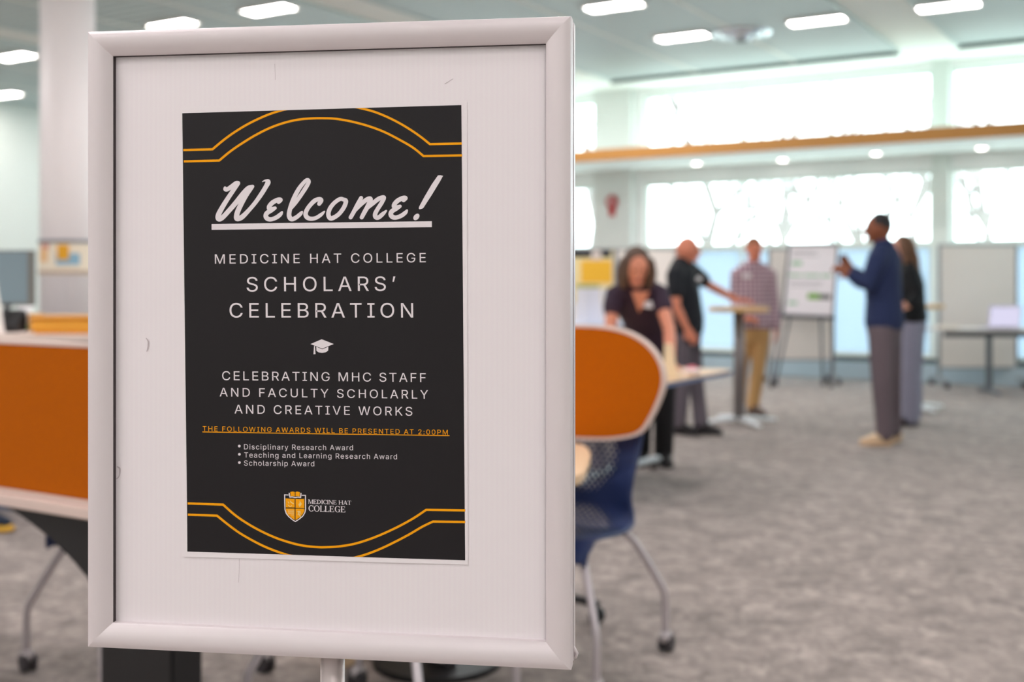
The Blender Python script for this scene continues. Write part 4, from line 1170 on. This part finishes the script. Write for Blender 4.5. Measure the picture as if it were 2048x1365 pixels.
t, L, w, z0, z1 = whiteboard('rolling whiteboard with a black and yellow poster, just right of the sign', 1128, 1232, 497, 722, 13.6)
def pin(y, pxa, pxb, pya, pyb, d=13.6):
    a, b = at(pxa, pya, d), at(pxb, pyb, d)
    return MB().box(((a.x + b.x) / 2, d - y, (a.z + b.z) / 2), (b.x - a.x, .004, a.z - b.z))
po = at(1190, 600, 13.6); po.y = 13.58
t = thing('display_poster', 'yellow poster with a black header pinned to the whiteboard next to the sign', 'poster', po)
pin(.014, 1140, 1226, 501, 606).build('sheet', M('cream_poster', (244, 226, 170), 0.6), t)
pin(.018, 1140, 1222, 501, 515).build('header', M('black_header', (36, 38, 46), 0.6), t)
pin(.022, 1183, 1202, 502, 520).build('white_emblem', M('pale_emblem', (226, 214, 206), 0.6), t)
pin(.018, 1162, 1223, 522, 566).build('yellow_field', M('yellow_print', (246, 190, 50), 0.6), t)
pin(.018, 1150, 1198, 569, 577).build('green_caption', M('sage_print', (176, 178, 110), 0.6), t)
# table with a white display board in front of it
wt = Vector(((1165 - CX) / F * 11.6, 11.6, 0))
t = thing('table', 'pale blue edged table holding the white display board, mostly behind the orange screen', 'table', wt)
MB().box(wt + Vector((-.05, 0, .86)), (1.0, .6, .03)).build('tabletop', M('pale_blue_laminate', (208, 220, 240), 0.5), t, bevel=.004)
for sx in (-.5, .4):
    for sy in (-.25, .25):
        MB().box(wt + Vector((sx, sy, .425)), (.04, .04, .85)).build('leg', m_gleg, t)
wb = Vector(((1181 - CX) / F * 11.5, 11.5, .875))
t = thing('display_board', 'small white folded display board on the table just right of the sign', 'display board', wb)
for k, (x, a) in enumerate(((-.085, .5), (.04, 0.0), (.17, -.5))):
    MB().box(wb + Vector((x, 0 if k == 1 else -.03, .17)), (.13, .008, .34), -a).build('panel', M('white_foam_board', (236, 236, 244), 0.6), t)

# poster easel
ed = 13.9
E = lambda px, py: at(px, py, ed)
def on_lean(px, py, dy=0.0):                        # the board leans back a little
    zz = EYE + (HY - py) / F * ed
    d = ed + .16 * (zz - .85) + dy
    return at(px, py, d)
t = thing('poster_easel', 'black easel on casters with a white and green research poster', 'easel', Vector((E(1620, 560).x, ed, 0)))
BC = [on_lean(1577, 488), on_lean(1677, 488), on_lean(1667, 636), on_lean(1563, 632)]
nb_ = (BC[1] - BC[0]).cross(BC[3] - BC[0]).normalized()
if nb_.y > 0: nb_ = -nb_
def slab(c, th, off):
    a = [p + nb_ * off for p in c]; b = [p + nb_ * (off + th) for p in c]
    return MB().add(a + b, [[3, 2, 1, 0], [4, 5, 6, 7]] + [[i, (i + 1) % 4, 4 + (i + 1) % 4, 4 + i] for i in range(4)])
slab(BC, .018, -.02).build('backing', M('black_easel', (58, 58, 66), 0.5), t)
def sub(s0, t0, s1, t1):
    f_ = lambda s, q: BC[0] * (1 - s) * (1 - q) + BC[1] * s * (1 - q) + BC[2] * s * q + BC[3] * (1 - s) * q
    return [f_(s0, t0), f_(s1, t0), f_(s1, t1), f_(s0, t1)]
mE = M('black_easel', (58, 58, 66), 0.5)
for c in (sub(0, 0, 1, .02), sub(0, .98, 1, 1), sub(0, .02, .025, .98), sub(.972, .02, 1, .98)):
    slab(c, .02, -.001).build('frame_bar', mE, t)
slab(sub(.03, .025, .97, .975), .004, .0005).build('poster_sheet', M('white_poster', (240, 234, 240), 0.6), t)
m_grn = M('soft_green_print', (150, 196, 160), 0.6); m_gry = M('grey_print', (190, 186, 192), 0.6)
for a in ((.10, .245, .30, .30), (.06, .42, .32, .455), (.36, .42, .66, .455), (.70, .42, .90, .455), (.10, .80, .28, .84)):
    slab(sub(*a), .001, .005).build('green_heading', m_grn, t)
for a in ((.10, .10, .55, .125), (.10, .15, .62, .172), (.10, .52, .75, .54), (.10, .57, .70, .59)):
    slab(sub(*a), .001, .005).build('text_block', m_gry, t)
slab(sub(.47, .68, .70, .76), .001, .005).build('photo_print', M('leaf_green_print', (112, 168, 44), 0.6), t)
slab(sub(.70, .69, .92, .76), .001, .005).build('photo_print', M('charcoal_print', (82, 82, 84), 0.6), t)
for (pa, ya, da), (pb, yb, db) in (((1567, 600, .02), (1550, 772, -.35)), ((1667, 600, .02), (1671, 772, -.30)), ((1640, 610, .1), (1655, 776, -.05)), ((1585, 610, .1), (1560, 776, .0))):
    a = on_lean(pa, ya, da); b = Vector(((pb - CX) / F * (ed + db), ed + db + .2, .06))
    lg = MB().loft([a, b], [.014, .016], n=8).build('leg', M('grey_easel_leg', (96, 98, 106), 0.4), t, smooth=True)
    MB().disc(Vector((b.x - .018, b.y, .035)), .035, .036, 14, axis=(1, 0, 0)).build('caster', m_caster, lg)
slab(sub(-.02, 1.0, 1.02, 1.03), .06, -.02).build('tray', mE, t)
# =================================================================== PEOPLE
def skin(n, rgb): return M(n, rgb, 0.55, noise=0.05, nscale=30, spec=0.35)
def lerp(a, b, t): return a + (b - a) * t
def hand(mb, wrist, d, back, thumb_side, s=1.0, curl=0.5):
    """palm, four unequal curled fingers and a thumb; d = pointing direction, back = back of the hand normal"""
    d = d.normalized(); back = (back - d * back.dot(d)).normalized(); x = d.cross(back) * thumb_side
    kn = wrist + d * .095 * s
    mb.loft([wrist - d * .01, wrist + d * .035 * s, kn], [(.027 * s, .020 * s), (.038 * s, .018 * s), (.041 * s, .015 * s)], side=x, n=10)
    for k, (off, ln) in enumerate(((.031, .072), (.011, .080), (-.010, .074), (-.030, .058))):
        p = kn + x * off * s - d * .004; q = [p]; dd = d; b = back
        for seg, w in ((.45, .35), (.32, .9), (.23, 1.1)):
            a = curl * w; dd, b = (dd * math.cos(a) - b * math.sin(a)), (b * math.cos(a) + dd * math.sin(a))
            q.append(q[-1] + dd * ln * seg * s)
        mb.loft(q, [.0098 * s, .0092 * s, .0086 * s, .0078 * s], n=8)
    t0 = wrist + d * .028 * s + x * .026 * s
    td = (d * .72 + x * .62 - back * .25).normalized()
    mb.loft([t0, t0 + td * .034 * s, t0 + (td * .055 + d * .012) * s], [.0125 * s, .0108 * s, .0092 * s], n=8)
def head_shape(mb, c, fwd, up, s=1.0, ears=True):
    fwd = fwd.normalized(); up = (up - fwd * up.dot(fwd)).normalized(); rt = fwd.cross(up)
    R = Matrix((rt, fwd, up)).transposed()
    def f(p):
        x, y, z = p
        if z < 0: x *= 1 - .34 * (-z) ** 1.4; y = y * (1 - .16 * -z) + .16 * (-z)
        if y < 0: y *= 1.08; z = z + .06 * y * 0
        if y > .55 and -.05 < z < .35: y *= .95
        return Vector((x, y, z))
    mb.ball(c, (.076 * s, .094 * s, .116 * s), R, 22, 16, f)
    Lc = lambda x, y, z: c + R @ (Vector((x, y, z)) * s)
    mb.loft([Lc(0, .083, .022), Lc(0, .100, -.006), Lc(0, .108, -.026), Lc(0, .092, -.036)], [.009 * s, .012 * s, .015 * s, .012 * s], n=8)   # nose
    mb.loft([Lc(-.045, .074, .034), Lc(0, .088, .036), Lc(.045, .074, .034)], [.009 * s] * 3, n=8)      # brow
    mb.loft([Lc(-.02, .078, -.088), Lc(.02, .078, -.088)], [.017 * s] * 2, n=8)                        # chin
    if ears:
        for q in (-1, 1): mb.ball(Lc(.078 * q, -.006, -.002), (.010 * s, .019 * s, .031 * s), R, 10, 8)
    return R, Lc
m_eye = M('dark_eye', (46, 34, 30), 0.25); m_lip = M('soft_lip', (176, 98, 92), 0.5)
def person(label, root, J, face, skinm, top, bottom, shoe, hair, topstyle, s=1.0, female=False, extras=None, wide=1.0, hair_only=None, legw=1.0, flare=1.0):
    """J holds world joints: pelvis waist chest neck head, shL shR elL elR wrL wrR, hipL hipR knL knR anL anR toeL toeR, dirL dirR (hand pointing), backL backR"""
    t = thing('person', label, 'person', root)
    side = (J['shR'] - J['shL']).normalized()
    hf, hu = face
    # body: one continuous skin
    b = MB()
    torso = [J['pelvis'] - (J['waist'] - J['pelvis']) * .35, J['pelvis'], J['waist'], J['chest'], lerp(J['chest'], J['neck'], .62), J['neck']]
    rt = [(.14, .10), (.162, .112), (.130, .098), (.155, .108), (.150, .088), (.062, .060)]
    rt = [(a * s * wide, c * s * wide) for a, c in rt]
    b.loft(torso, rt, side=side, n=18)
    b.loft([J['neck'] - (J['head'] - J['neck']) * .1, lerp(J['neck'], J['head'], .45), lerp(J['neck'], J['head'], .8)], [.056 * s, .052 * s, .05 * s], n=12)
    R, Lc = head_shape(b, J['head'], hf, hu, s)
    for q in 'LR':
        sh, el, wr = J['sh' + q], J['el' + q], J['wr' + q]
        b.loft([lerp(J['neck'], sh, .45), lerp(sh, el, .03), lerp(sh, el, .45), el, lerp(el, wr, .35), wr], [.055 * s, .056 * s, .047 * s, .040 * s, .039 * s, .027 * s], n=12)
        hand(b, wr, J['dir' + q], J['back' + q], 1 if q == 'R' else -1, s)
        hip, kn, an, toe = J['hip' + q], J['kn' + q], J['an' + q], J['toe' + q]
        b.loft([hip, lerp(hip, kn, .4), kn, lerp(kn, an, .35), an], [.082 * s, .070 * s, .052 * s, .050 * s, .036 * s], n=12)
        b.loft([an + Vector((0, 0, -.01)), lerp(an, toe, .35) + Vector((0, 0, -.025)), lerp(an, toe, .62) + Vector((0, 0, -.005))], [.034 * s, .032 * s, .022 * s], n=10)
    voxel(b, 'body', skinm, t, .0075, 2)
    ey = MB()
    for q in (-1, 1): MB().ball(Lc(.031 * q, .079, .014), .0095 * s, R, 10, 8).build('eye', m_eye, t, smooth=True)
    MB().loft([Lc(-.022, .085, -.056), Lc(0, .092, -.055), Lc(.022, .085, -.056)], [.005 * s, .007 * s, .005 * s], n=8).build('lips', m_lip, t, smooth=True)
    # top
    c = MB(); g = .016 * s
    low = J['pelvis'] - (J['waist'] - J['pelvis']) * topstyle.get('hem', .1)
    tt = [low, lerp(J['pelvis'], J['waist'], .5), J['waist'], J['chest'], lerp(J['chest'], J['neck'], .62), lerp(J['chest'], J['neck'], topstyle.get('neck', .93))]
    bw = topstyle.get('belly', 1.0)
    r2 = [(.172, .124), (.160 * bw, .118 * bw), (.146 * bw, .112 * bw), (.160, .114), (.150, .090), (.080, .070)]
    c.loft(tt, [((a * s * wide) + g, (d * s * wide) + g) for a, d in r2], side=side, n=20)
    for q in 'LR':
        sh, el, wr = J['sh' + q], J['el' + q], J['wr' + q]
        L = topstyle['sleeve']
        if L < 1: pts = [lerp(J['neck'], sh, .5), lerp(sh, el, .05), lerp(sh, el, .05 + L * .5), lerp(sh, el, L)]; rr = [.058, .062, .059, .058]
        else: pts = [lerp(J['neck'], sh, .5), lerp(sh, el, .05), lerp(sh, el, .5), el, lerp(el, wr, .45), lerp(el, wr, (L - 1))]; rr = [.058, .062, .056, .050, .045, .040]
        c.loft(pts, [x * s * (1.0 if female else 1.06) + .010 for x in rr], n=12)
    to = voxel(c, topstyle['name'], top, t, .008, 3)
    # trousers
    d = MB()
    d.loft([J['pelvis'] + (J['waist'] - J['pelvis']) * .42, J['pelvis'] + (J['waist'] - J['pelvis']) * .1, lerp(J['hipL'], J['hipR'], .5) - Vector((0, 0, .03))], [((.150 * s * wide) + g, (.108 * s * wide) + g), ((.160 * s * wide) + g, (.116 * s * wide) + g), ((.145 * s * wide) + g, (.108 * s * wide) + g)], side=side, n=20)
    for q in 'LR':
        hip, kn, an = J['hip' + q], J['kn' + q], J['an' + q]
        rr = [.090 * legw, .082 * legw, .068 * legw, .064 * legw * flare, .062 * legw * flare]
        d.loft([hip, lerp(hip, kn, .4), kn, lerp(kn, an, .5), an + Vector((0, 0, .0))], [x * s + .008 for x in rr], n=14)
    voxel(d, 'trousers', bottom, t, .008, 3)
    for q in 'LR':
        an, toe = J['an' + q], J['toe' + q]
        dv = (toe - an); dv.z = 0; dv.normalize(); sdv = Vector((dv.y, -dv.x, 0))
        m_ = MB()
        m_.loft([an - dv * .035 + Vector((0, 0, -.035)), an + dv * .03 + Vector((0, 0, -.03)), an + dv * .10 + Vector((0, 0, -.045)), an + dv * .175 + Vector((0, 0, -.055))], [(.040, .045), (.044, .048), (.048, .034), (.034, .022)], side=sdv, n=14)
        so = voxel(m_, 'shoe', shoe, t, .006, 2)
        zb = an.z - .08
        sl = MB().loft([an - dv * .045 + Vector((0, 0, -.078)), an + dv * .05 + Vector((0, 0, -.078)), an + dv * .12 + Vector((0, 0, -.078)), an + dv * .185 + Vector((0, 0, -.076))], [(.038, .012), (.040, .012), (.047, .012), (.032, .011)], side=sdv, n=14)
        sl.build('sole', M('shoe_sole_' + shoe.name, tuple(int(255 * min(1, v * 1.2) ** (1 / 2.2)) for v in shoe.node_tree.nodes['Principled BSDF'].inputs['Base Color'].default_value[:3]), 0.7), so, smooth=True)
    # hair
    if hair:
        hm, style = hair
        h = MB()
        if style == 'short':
            h.ball(Lc(0, -.012, .034), (.080 * s, .092 * s, .094 * s), R, 18, 12, lambda p: Vector((p.x, p.y if p.y < .45 else .45 + (p.y - .45) * .55, max(p.z, -.28 if p.y > 0.1 else -.75))))
        if style == 'fringe':
            h.ball(Lc(0, -.010, .036), (.079 * s, .096 * s, .088 * s), R, 18, 12, lambda p: Vector((p.x, p.y, max(p.z, .0 if p.y > .3 else -.5))))
        if style == 'bob':
            h.ball(Lc(0, -.02, .030), (.090 * s, .104 * s, .106 * s), R, 18, 12, lambda p: Vector((p.x, min(p.y, .62), p.z)))
            for q in (-1, 1):
                h.loft([Lc(.072 * q, .01, .05), Lc(.088 * q, .012, -.03), Lc(.090 * q, .015, -.09), Lc(.078 * q, .02, -.135)], [(.028, .05), (.032, .055), (.032, .05), (.020, .035)], n=10)
            h.loft([Lc(0, -.08, .02), Lc(0, -.10, -.07), Lc(0, -.09, -.14)], [(.08, .04), (.09, .04), (.07, .03)], side=R @ Vector((1, 0, 0)), n=12)
        if style == 'long':
            h.ball(Lc(0, -.018, .030), (.090 * s, .102 * s, .104 * s), R, 18, 12, lambda p: Vector((p.x, min(p.y, .60), p.z)))
            back = -R.col[1]
            p0 = Lc(0, -.075, .03); dn = Vector((0, 0, -1))
            h.loft([p0, p0 + dn * .12 + back * .03, p0 + dn * .24 + back * .045, p0 + dn * .34 + back * .04, p0 + dn * .42 + back * .03], [(.085, .045), (.098, .05), (.095, .048), (.078, .040), (.045, .028)], side=R @ Vector((1, 0, 0)), n=14)
            for q in (-1, 1): h.loft([Lc(.070 * q, .0, .05), Lc(.088 * q, -.01, -.05), Lc(.085 * q, -.03, -.16), Lc(.07 * q, -.05, -.26)], [.034, .038, .036, .02], n=10)
        voxel(h, 'hair', hm, t, .008, 2)
    if extras: extras(t, J, R, Lc)
    return t
def joints(root, yaw, H, lean=0.0):
    """a relaxed standing pose; yaw = facing direction (world angle of the +x axis turned to the facing direction)"""
    k = H / 1.75; f = Vector((math.cos(yaw), math.sin(yaw), 0)); r = Vector((f.y, -f.x, 0)); z = Vector((0, 0, 1))
    W = lambda x, y, h: root + r * x * k + f * y * k + z * h * k
    J = dict(pelvis=W(0, 0, .95), waist=W(0, .005, 1.10), chest=W(0, .01 + lean * .4, 1.28), neck=W(0, lean * .7, 1.49), head=W(0, .035 + lean, 1.635),
             shL=W(-.178, lean * .6, 1.42), shR=W(.178, lean * .6, 1.42), elL=W(-.235, -.02, 1.13), elR=W(.235, -.02, 1.13), wrL=W(-.245, .05, .89), wrR=W(.245, .05, .89),
             hipL=W(-.088, 0, .90), hipR=W(.088, 0, .90), knL=W(-.10, .02, .49), knR=W(.10, .02, .49), anL=W(-.105, -.02, .09 / k), anR=W(.105, -.02, .09 / k),
             toeL=W(-.13, .15, .03), toeR=W(.13, .15, .03), dirL=-z + f * .15, dirR=-z + f * .15, backL=-r, backR=r)
    return J, f, r
z3 = Vector((0, 0, 1))
sk_light = skin('light_skin', (212, 142, 116)); sk_fair = skin('fair_skin', (232, 170, 146)); sk_ruddy = skin('ruddy_skin', (222, 140, 112)); sk_brown = skin('brown_skin', (140, 84, 60))
def oval_tag(t, p, nrm, name='name_tag', r=(.05, .022)):
    nrm = nrm.normalized(); ax = z3.cross(nrm).normalized(); ay = nrm.cross(ax)
    MB().prism([(r[0] * math.cos(math.tau * j / 20), r[1] * math.sin(math.tau * j / 20)) for j in range(20)], p, ax, ay, nrm, .006).build(name, M('white_badge', (232, 228, 230), 0.4), t)

# 1. woman in the purple shirt leaning on the maple table, facing the camera
root = Vector((1.02, 8.05, 0))
J, f, r = joints(root, math.radians(-98), 1.64)
J.update(pelvis=Vector((.975, 8.02, .88)), waist=Vector((.925, 7.92, 1.00)), chest=Vector((.865, 7.76, 1.12)), neck=Vector((.83, 7.60, 1.262)), head=Vector((.812, 7.50, 1.385)),
         shR=Vector((.685, 7.66, 1.205)), shL=Vector((.975, 7.64, 1.215)), elR=Vector((.645, 7.55, .97)), elL=Vector((1.015, 7.42, .98)), wrR=Vector((.69, 7.18, .80)), wrL=Vector((.975, 7.04, .785)),
         hipL=Vector((1.065, 8.03, .86)), hipR=Vector((.895, 8.05, .86)), knL=Vector((1.065, 8.02, .47)), knR=Vector((.91, 8.05, .47)), anL=Vector((1.065, 8.08, .09)), anR=Vector((.91, 8.12, .09)),
         toeL=Vector((1.075, 7.92, .03)), toeR=Vector((.89, 7.96, .03)), dirR=Vector((.3, -1, -.15)), dirL=Vector((-.2, -1, -.2)), backR=z3, backL=z3)
def ex1(t, J, R, Lc):
    oval_tag(t, Vector((.905, 7.565, 1.135)), Vector((.1, -1, .45)), r=(.05, .024))
    nk = MB(); a = J['neck']                        # open V neckline showing skin
    nk.prism([(-.055, .0), (.06, .0), (.02, -.11), (.0, -.15)], Vector((.835, 7.505, 1.225)), Vector((1, 0, 0)), Vector((.0, -.42, .9)).normalized(), Vector((0, -.9, -.42)), .012)
    nk.build('neck_skin', sk_light, t)
person('woman in a dark purple shirt leaning over the table and looking down', root, J, (Vector((.10, -1, -.55)), z3), sk_light, M('dark_purple_shirt', (46, 28, 48), 0.8), M('black_trousers', (18, 17, 20), 0.85), M('black_shoe', (24, 22, 24), 0.6),
       (M('brown_hair', (84, 64, 52), 0.6), 'bob'), dict(name='shirt', sleeve=.42, neck=.90, hem=.25), s=1.0, female=True, extras=ex1, wide=.92)

# 2. bald man in the black T-shirt, in profile facing right, one arm on the bar table
root = Vector((1.56, 9.8, 0))
J, f, r = joints(root, math.radians(-8), 1.70)
J.update(neck=at(1362, 523, 9.82), head=at(1375, 500, 9.80), chest=at(1366, 578, 9.80), waist=at(1370, 620, 9.82), pelvis=at(1372, 656, 9.82),
         shR=at(1350, 548, 9.62), elR=at(1352, 612, 9.58), wrR=at(1374, 657, 9.60), dirR=Vector((.5, .05, -.85)), backR=Vector((0, -1, 0)),
         shL=at(1385, 545, 9.98), elL=at(1420, 572, 10.10), wrL=at(1474, 600, 10.24), dirL=Vector((1, .02, -.06)), backL=z3,
         hipR=at(1366, 670, 9.73), knR=at(1366, 762, 9.70), anR=at(1358, 842, 9.66), toeR=at(1390, 862, 9.58),
         hipL=at(1380, 670, 9.90), knL=at(1392, 762, 9.85), anL=at(1402, 848, 9.68), toeL=at(1446, 864, 9.56))
for q in 'LR':
    J['an' + q].z = .092; J['toe' + q].z = .03
def ex2(t, J, R, Lc): oval_tag(t, at(1398, 558, 9.70), Vector((.75, -1, .1)), r=(.035, .022))
person('bald man in a black T-shirt facing right with one arm on the bar table', root, J, (Vector((1, -.12, -.02)), z3), sk_ruddy, M('black_t_shirt', (20, 24, 32), 0.85), M('charcoal_trousers', (92, 84, 92), 0.85), M('black_leather', (26, 22, 24), 0.5),
       None, dict(name='t_shirt', sleeve=.55, neck=.86, hem=.12, belly=1.12), s=1.0, extras=ex2, wide=1.02, legw=.88)

# 3. man in the plaid shirt and khaki trousers, facing the camera
root = Vector((2.32, 11.1, 0))
J, f, r = joints(root, math.radians(-80), 1.70)
dd = 11.1
J.update(head=at(1508, 498, dd - .04), neck=at(1507, 530, dd), chest=at(1506, 575, dd), waist=at(1508, 615, dd), pelvis=at(1508, 650, dd),
         shR=at(1475, 548, dd), elR=at(1472, 600, dd + .02), wrR=at(1487, 634, dd - .18), dirR=Vector((.8, -.5, -.2)), backR=Vector((0, -.4, 1)),
         shL=at(1538, 548, dd), elL=at(1546, 612, dd + .02), wrL=at(1552, 655, dd - .02), dirL=Vector((0, -.1, -1)), backL=Vector((1, -.3, 0)),
         hipR=at(1491, 662, dd), knR=at(1482, 742, dd + .04), anR=at(1479, 812, dd + .25), toeR=at(1476, 826, dd + .10),
         hipL=at(1523, 662, dd), knL=at(1516, 742, dd - .04), anL=at(1506, 818, dd - .06), toeL=at(1524, 833, dd - .2))
for q in 'LR':
    J['an' + q].z = .092; J['toe' + q].z = .03
def ex3(t, J, R, Lc):
    oval_tag(t, at(1493, 552, dd - .16), Vector((0, -1, .15)), r=(.042, .024))
    MB().loft([at(1485, 642, dd - .02), at(1508, 643, dd - .155), at(1531, 642, dd - .02)], [.012, .016, .012], n=8).build('belt', M('dark_belt', (40, 32, 36), 0.5), t, smooth=True)
    for sg in (-1, 1):
        MB().prism([(0, 0), (.055 * sg, .03), (.062 * sg, -.015), (.02 * sg, -.06)], at(1508, 533, dd - .085), Vector((1, 0, 0)), Vector((0, .25, 1)).normalized(), Vector((0, -1, .1)), .008).build('collar', plaid, t)
plaid = plaid_mat()
person('man in a purple plaid shirt and khaki trousers standing behind the bar table', root, J, (Vector((.35, -1, -.05)), z3), sk_ruddy, plaid, M('khaki_chinos', (196, 154, 100), 0.85), M('brown_shoe', (84, 66, 56), 0.6),
       (M('short_ginger_brown_hair', (150, 96, 66), 0.7), 'fringe'), dict(name='shirt', sleeve=1.92, neck=.9, hem=.02), s=.98, extras=ex3, legw=.88)

# 4. tall man in the navy sweater, seen from behind his left side, gesturing at the easel
dd = 9.05
root = on_floor(1770, 888)
J, f, r = joints(root, math.radians(152), 1.82)
J.update(head=at(1757, 458, dd), neck=at(1768, 492, dd), chest=at(1765, 545, dd), waist=at(1768, 600, dd), pelvis=at(1769, 643, dd),
         shL=at(1755, 520, dd - .16), elL=at(1735, 573, dd - .17), wrL=at(1706, 552, dd - .10), dirL=Vector((-.75, .25, .45)), backL=Vector((.2, -1, .2)),
         shR=at(1786, 518, dd + .14), elR=at(1760, 580, dd + .34), wrR=at(1706, 545, dd + .38), dirR=Vector((-.5, .3, .8)), backR=Vector((-.3, .9, .3)),
         hipL=at(1762, 660, dd - .08), knL=at(1764, 770, dd - .09), anL=at(1770, 866, dd - .06), toeL=at(1724, 889, dd - .05),
         hipR=at(1776, 660, dd + .09), knR=at(1782, 770, dd + .1), anR=at(1786, 866, dd + .14), toeR=at(1748, 884, dd + .16))
for q in 'LR':
    J['an' + q].z = .092; J['toe' + q].z = .03
def ex4(t, J, R, Lc):
    MB().loft([J['neck'] - (J['head'] - J['neck']) * .16, J['neck'] + (J['head'] - J['neck']) * .06], [.066, .062], n=16).build('collar', M('navy_rib', (30, 40, 72), 0.85), t, smooth=True)
    MB().loft([J['wrL'] + Vector((.012, 0, -.004)), J['wrL'] + Vector((-.002, 0, .004))], [.034, .034], n=14).build('watch', M('pale_watch', (220, 210, 214), 0.3), t, smooth=True)
person('tall man in a navy sweater and grey trousers gesturing towards the poster easel', root, J, (Vector((-1, .22, .0)), z3), sk_brown, M('navy_knit', (34, 46, 84), 0.9), M('taupe_grey_trousers', (104, 92, 98), 0.85), M('beige_canvas_shoe', (218, 190, 156), 0.7),
       (M('black_hair', (26, 24, 26), 0.6), 'short'), dict(name='sweater', sleeve=1.95, neck=.92, hem=.10), s=1.05, extras=ex4, legw=1.02, flare=.92)

# 5. woman with long brown hair and black top just behind him, facing left
dd = 10.25
root = on_floor(1822, 852)
J, f, r = joints(root, math.radians(165), 1.67)
J.update(head=at(1803, 498, dd), neck=at(1815, 526, dd), chest=at(1820, 570, dd), waist=at(1822, 606, dd), pelvis=at(1824, 640, dd),
         shL=at(1818, 546, dd - .14), elL=at(1836, 590, dd - .20), wrL=at(1818, 612, dd - .24), dirL=Vector((-1, 0, .1)), backL=Vector((0, -1, .3)),
         shR=at(1822, 546, dd + .14), elR=at(1826, 592, dd + .20), wrR=at(1800, 610, dd + .12), dirR=Vector((-1, -.2, .05)), backR=Vector((0, 1, .3)),
         hipL=at(1820, 655, dd - .07), knL=at(1820, 745, dd - .08), anL=at(1822, 838, dd - .06), toeL=at(1790, 852, dd - .06),
         hipR=at(1828, 655, dd + .08), knR=at(1826, 745, dd + .09), anR=at(1824, 838, dd + .12), toeR=at(1796, 850, dd + .12))
for q in 'LR':
    J['an' + q].z = .092; J['toe' + q].z = .03
person('woman with long brown hair, black top and grey blue trousers behind the man in navy', root, J, (Vector((-1, .05, .0)), z3), sk_fair, M('black_knit_top', (18, 22, 26), 0.85), M('grey_blue_trousers', (146, 146, 166), 0.85), M('dark_flat_shoe', (48, 40, 42), 0.6),
       (M('long_brown_hair', (112, 78, 56), 0.55), 'long'), dict(name='top', sleeve=1.8, neck=.9, hem=-.1), s=.97, female=True, legw=1.05, flare=1.25)
for o in list(bpy.data.objects):
    if '_o' in o: del o['_o']
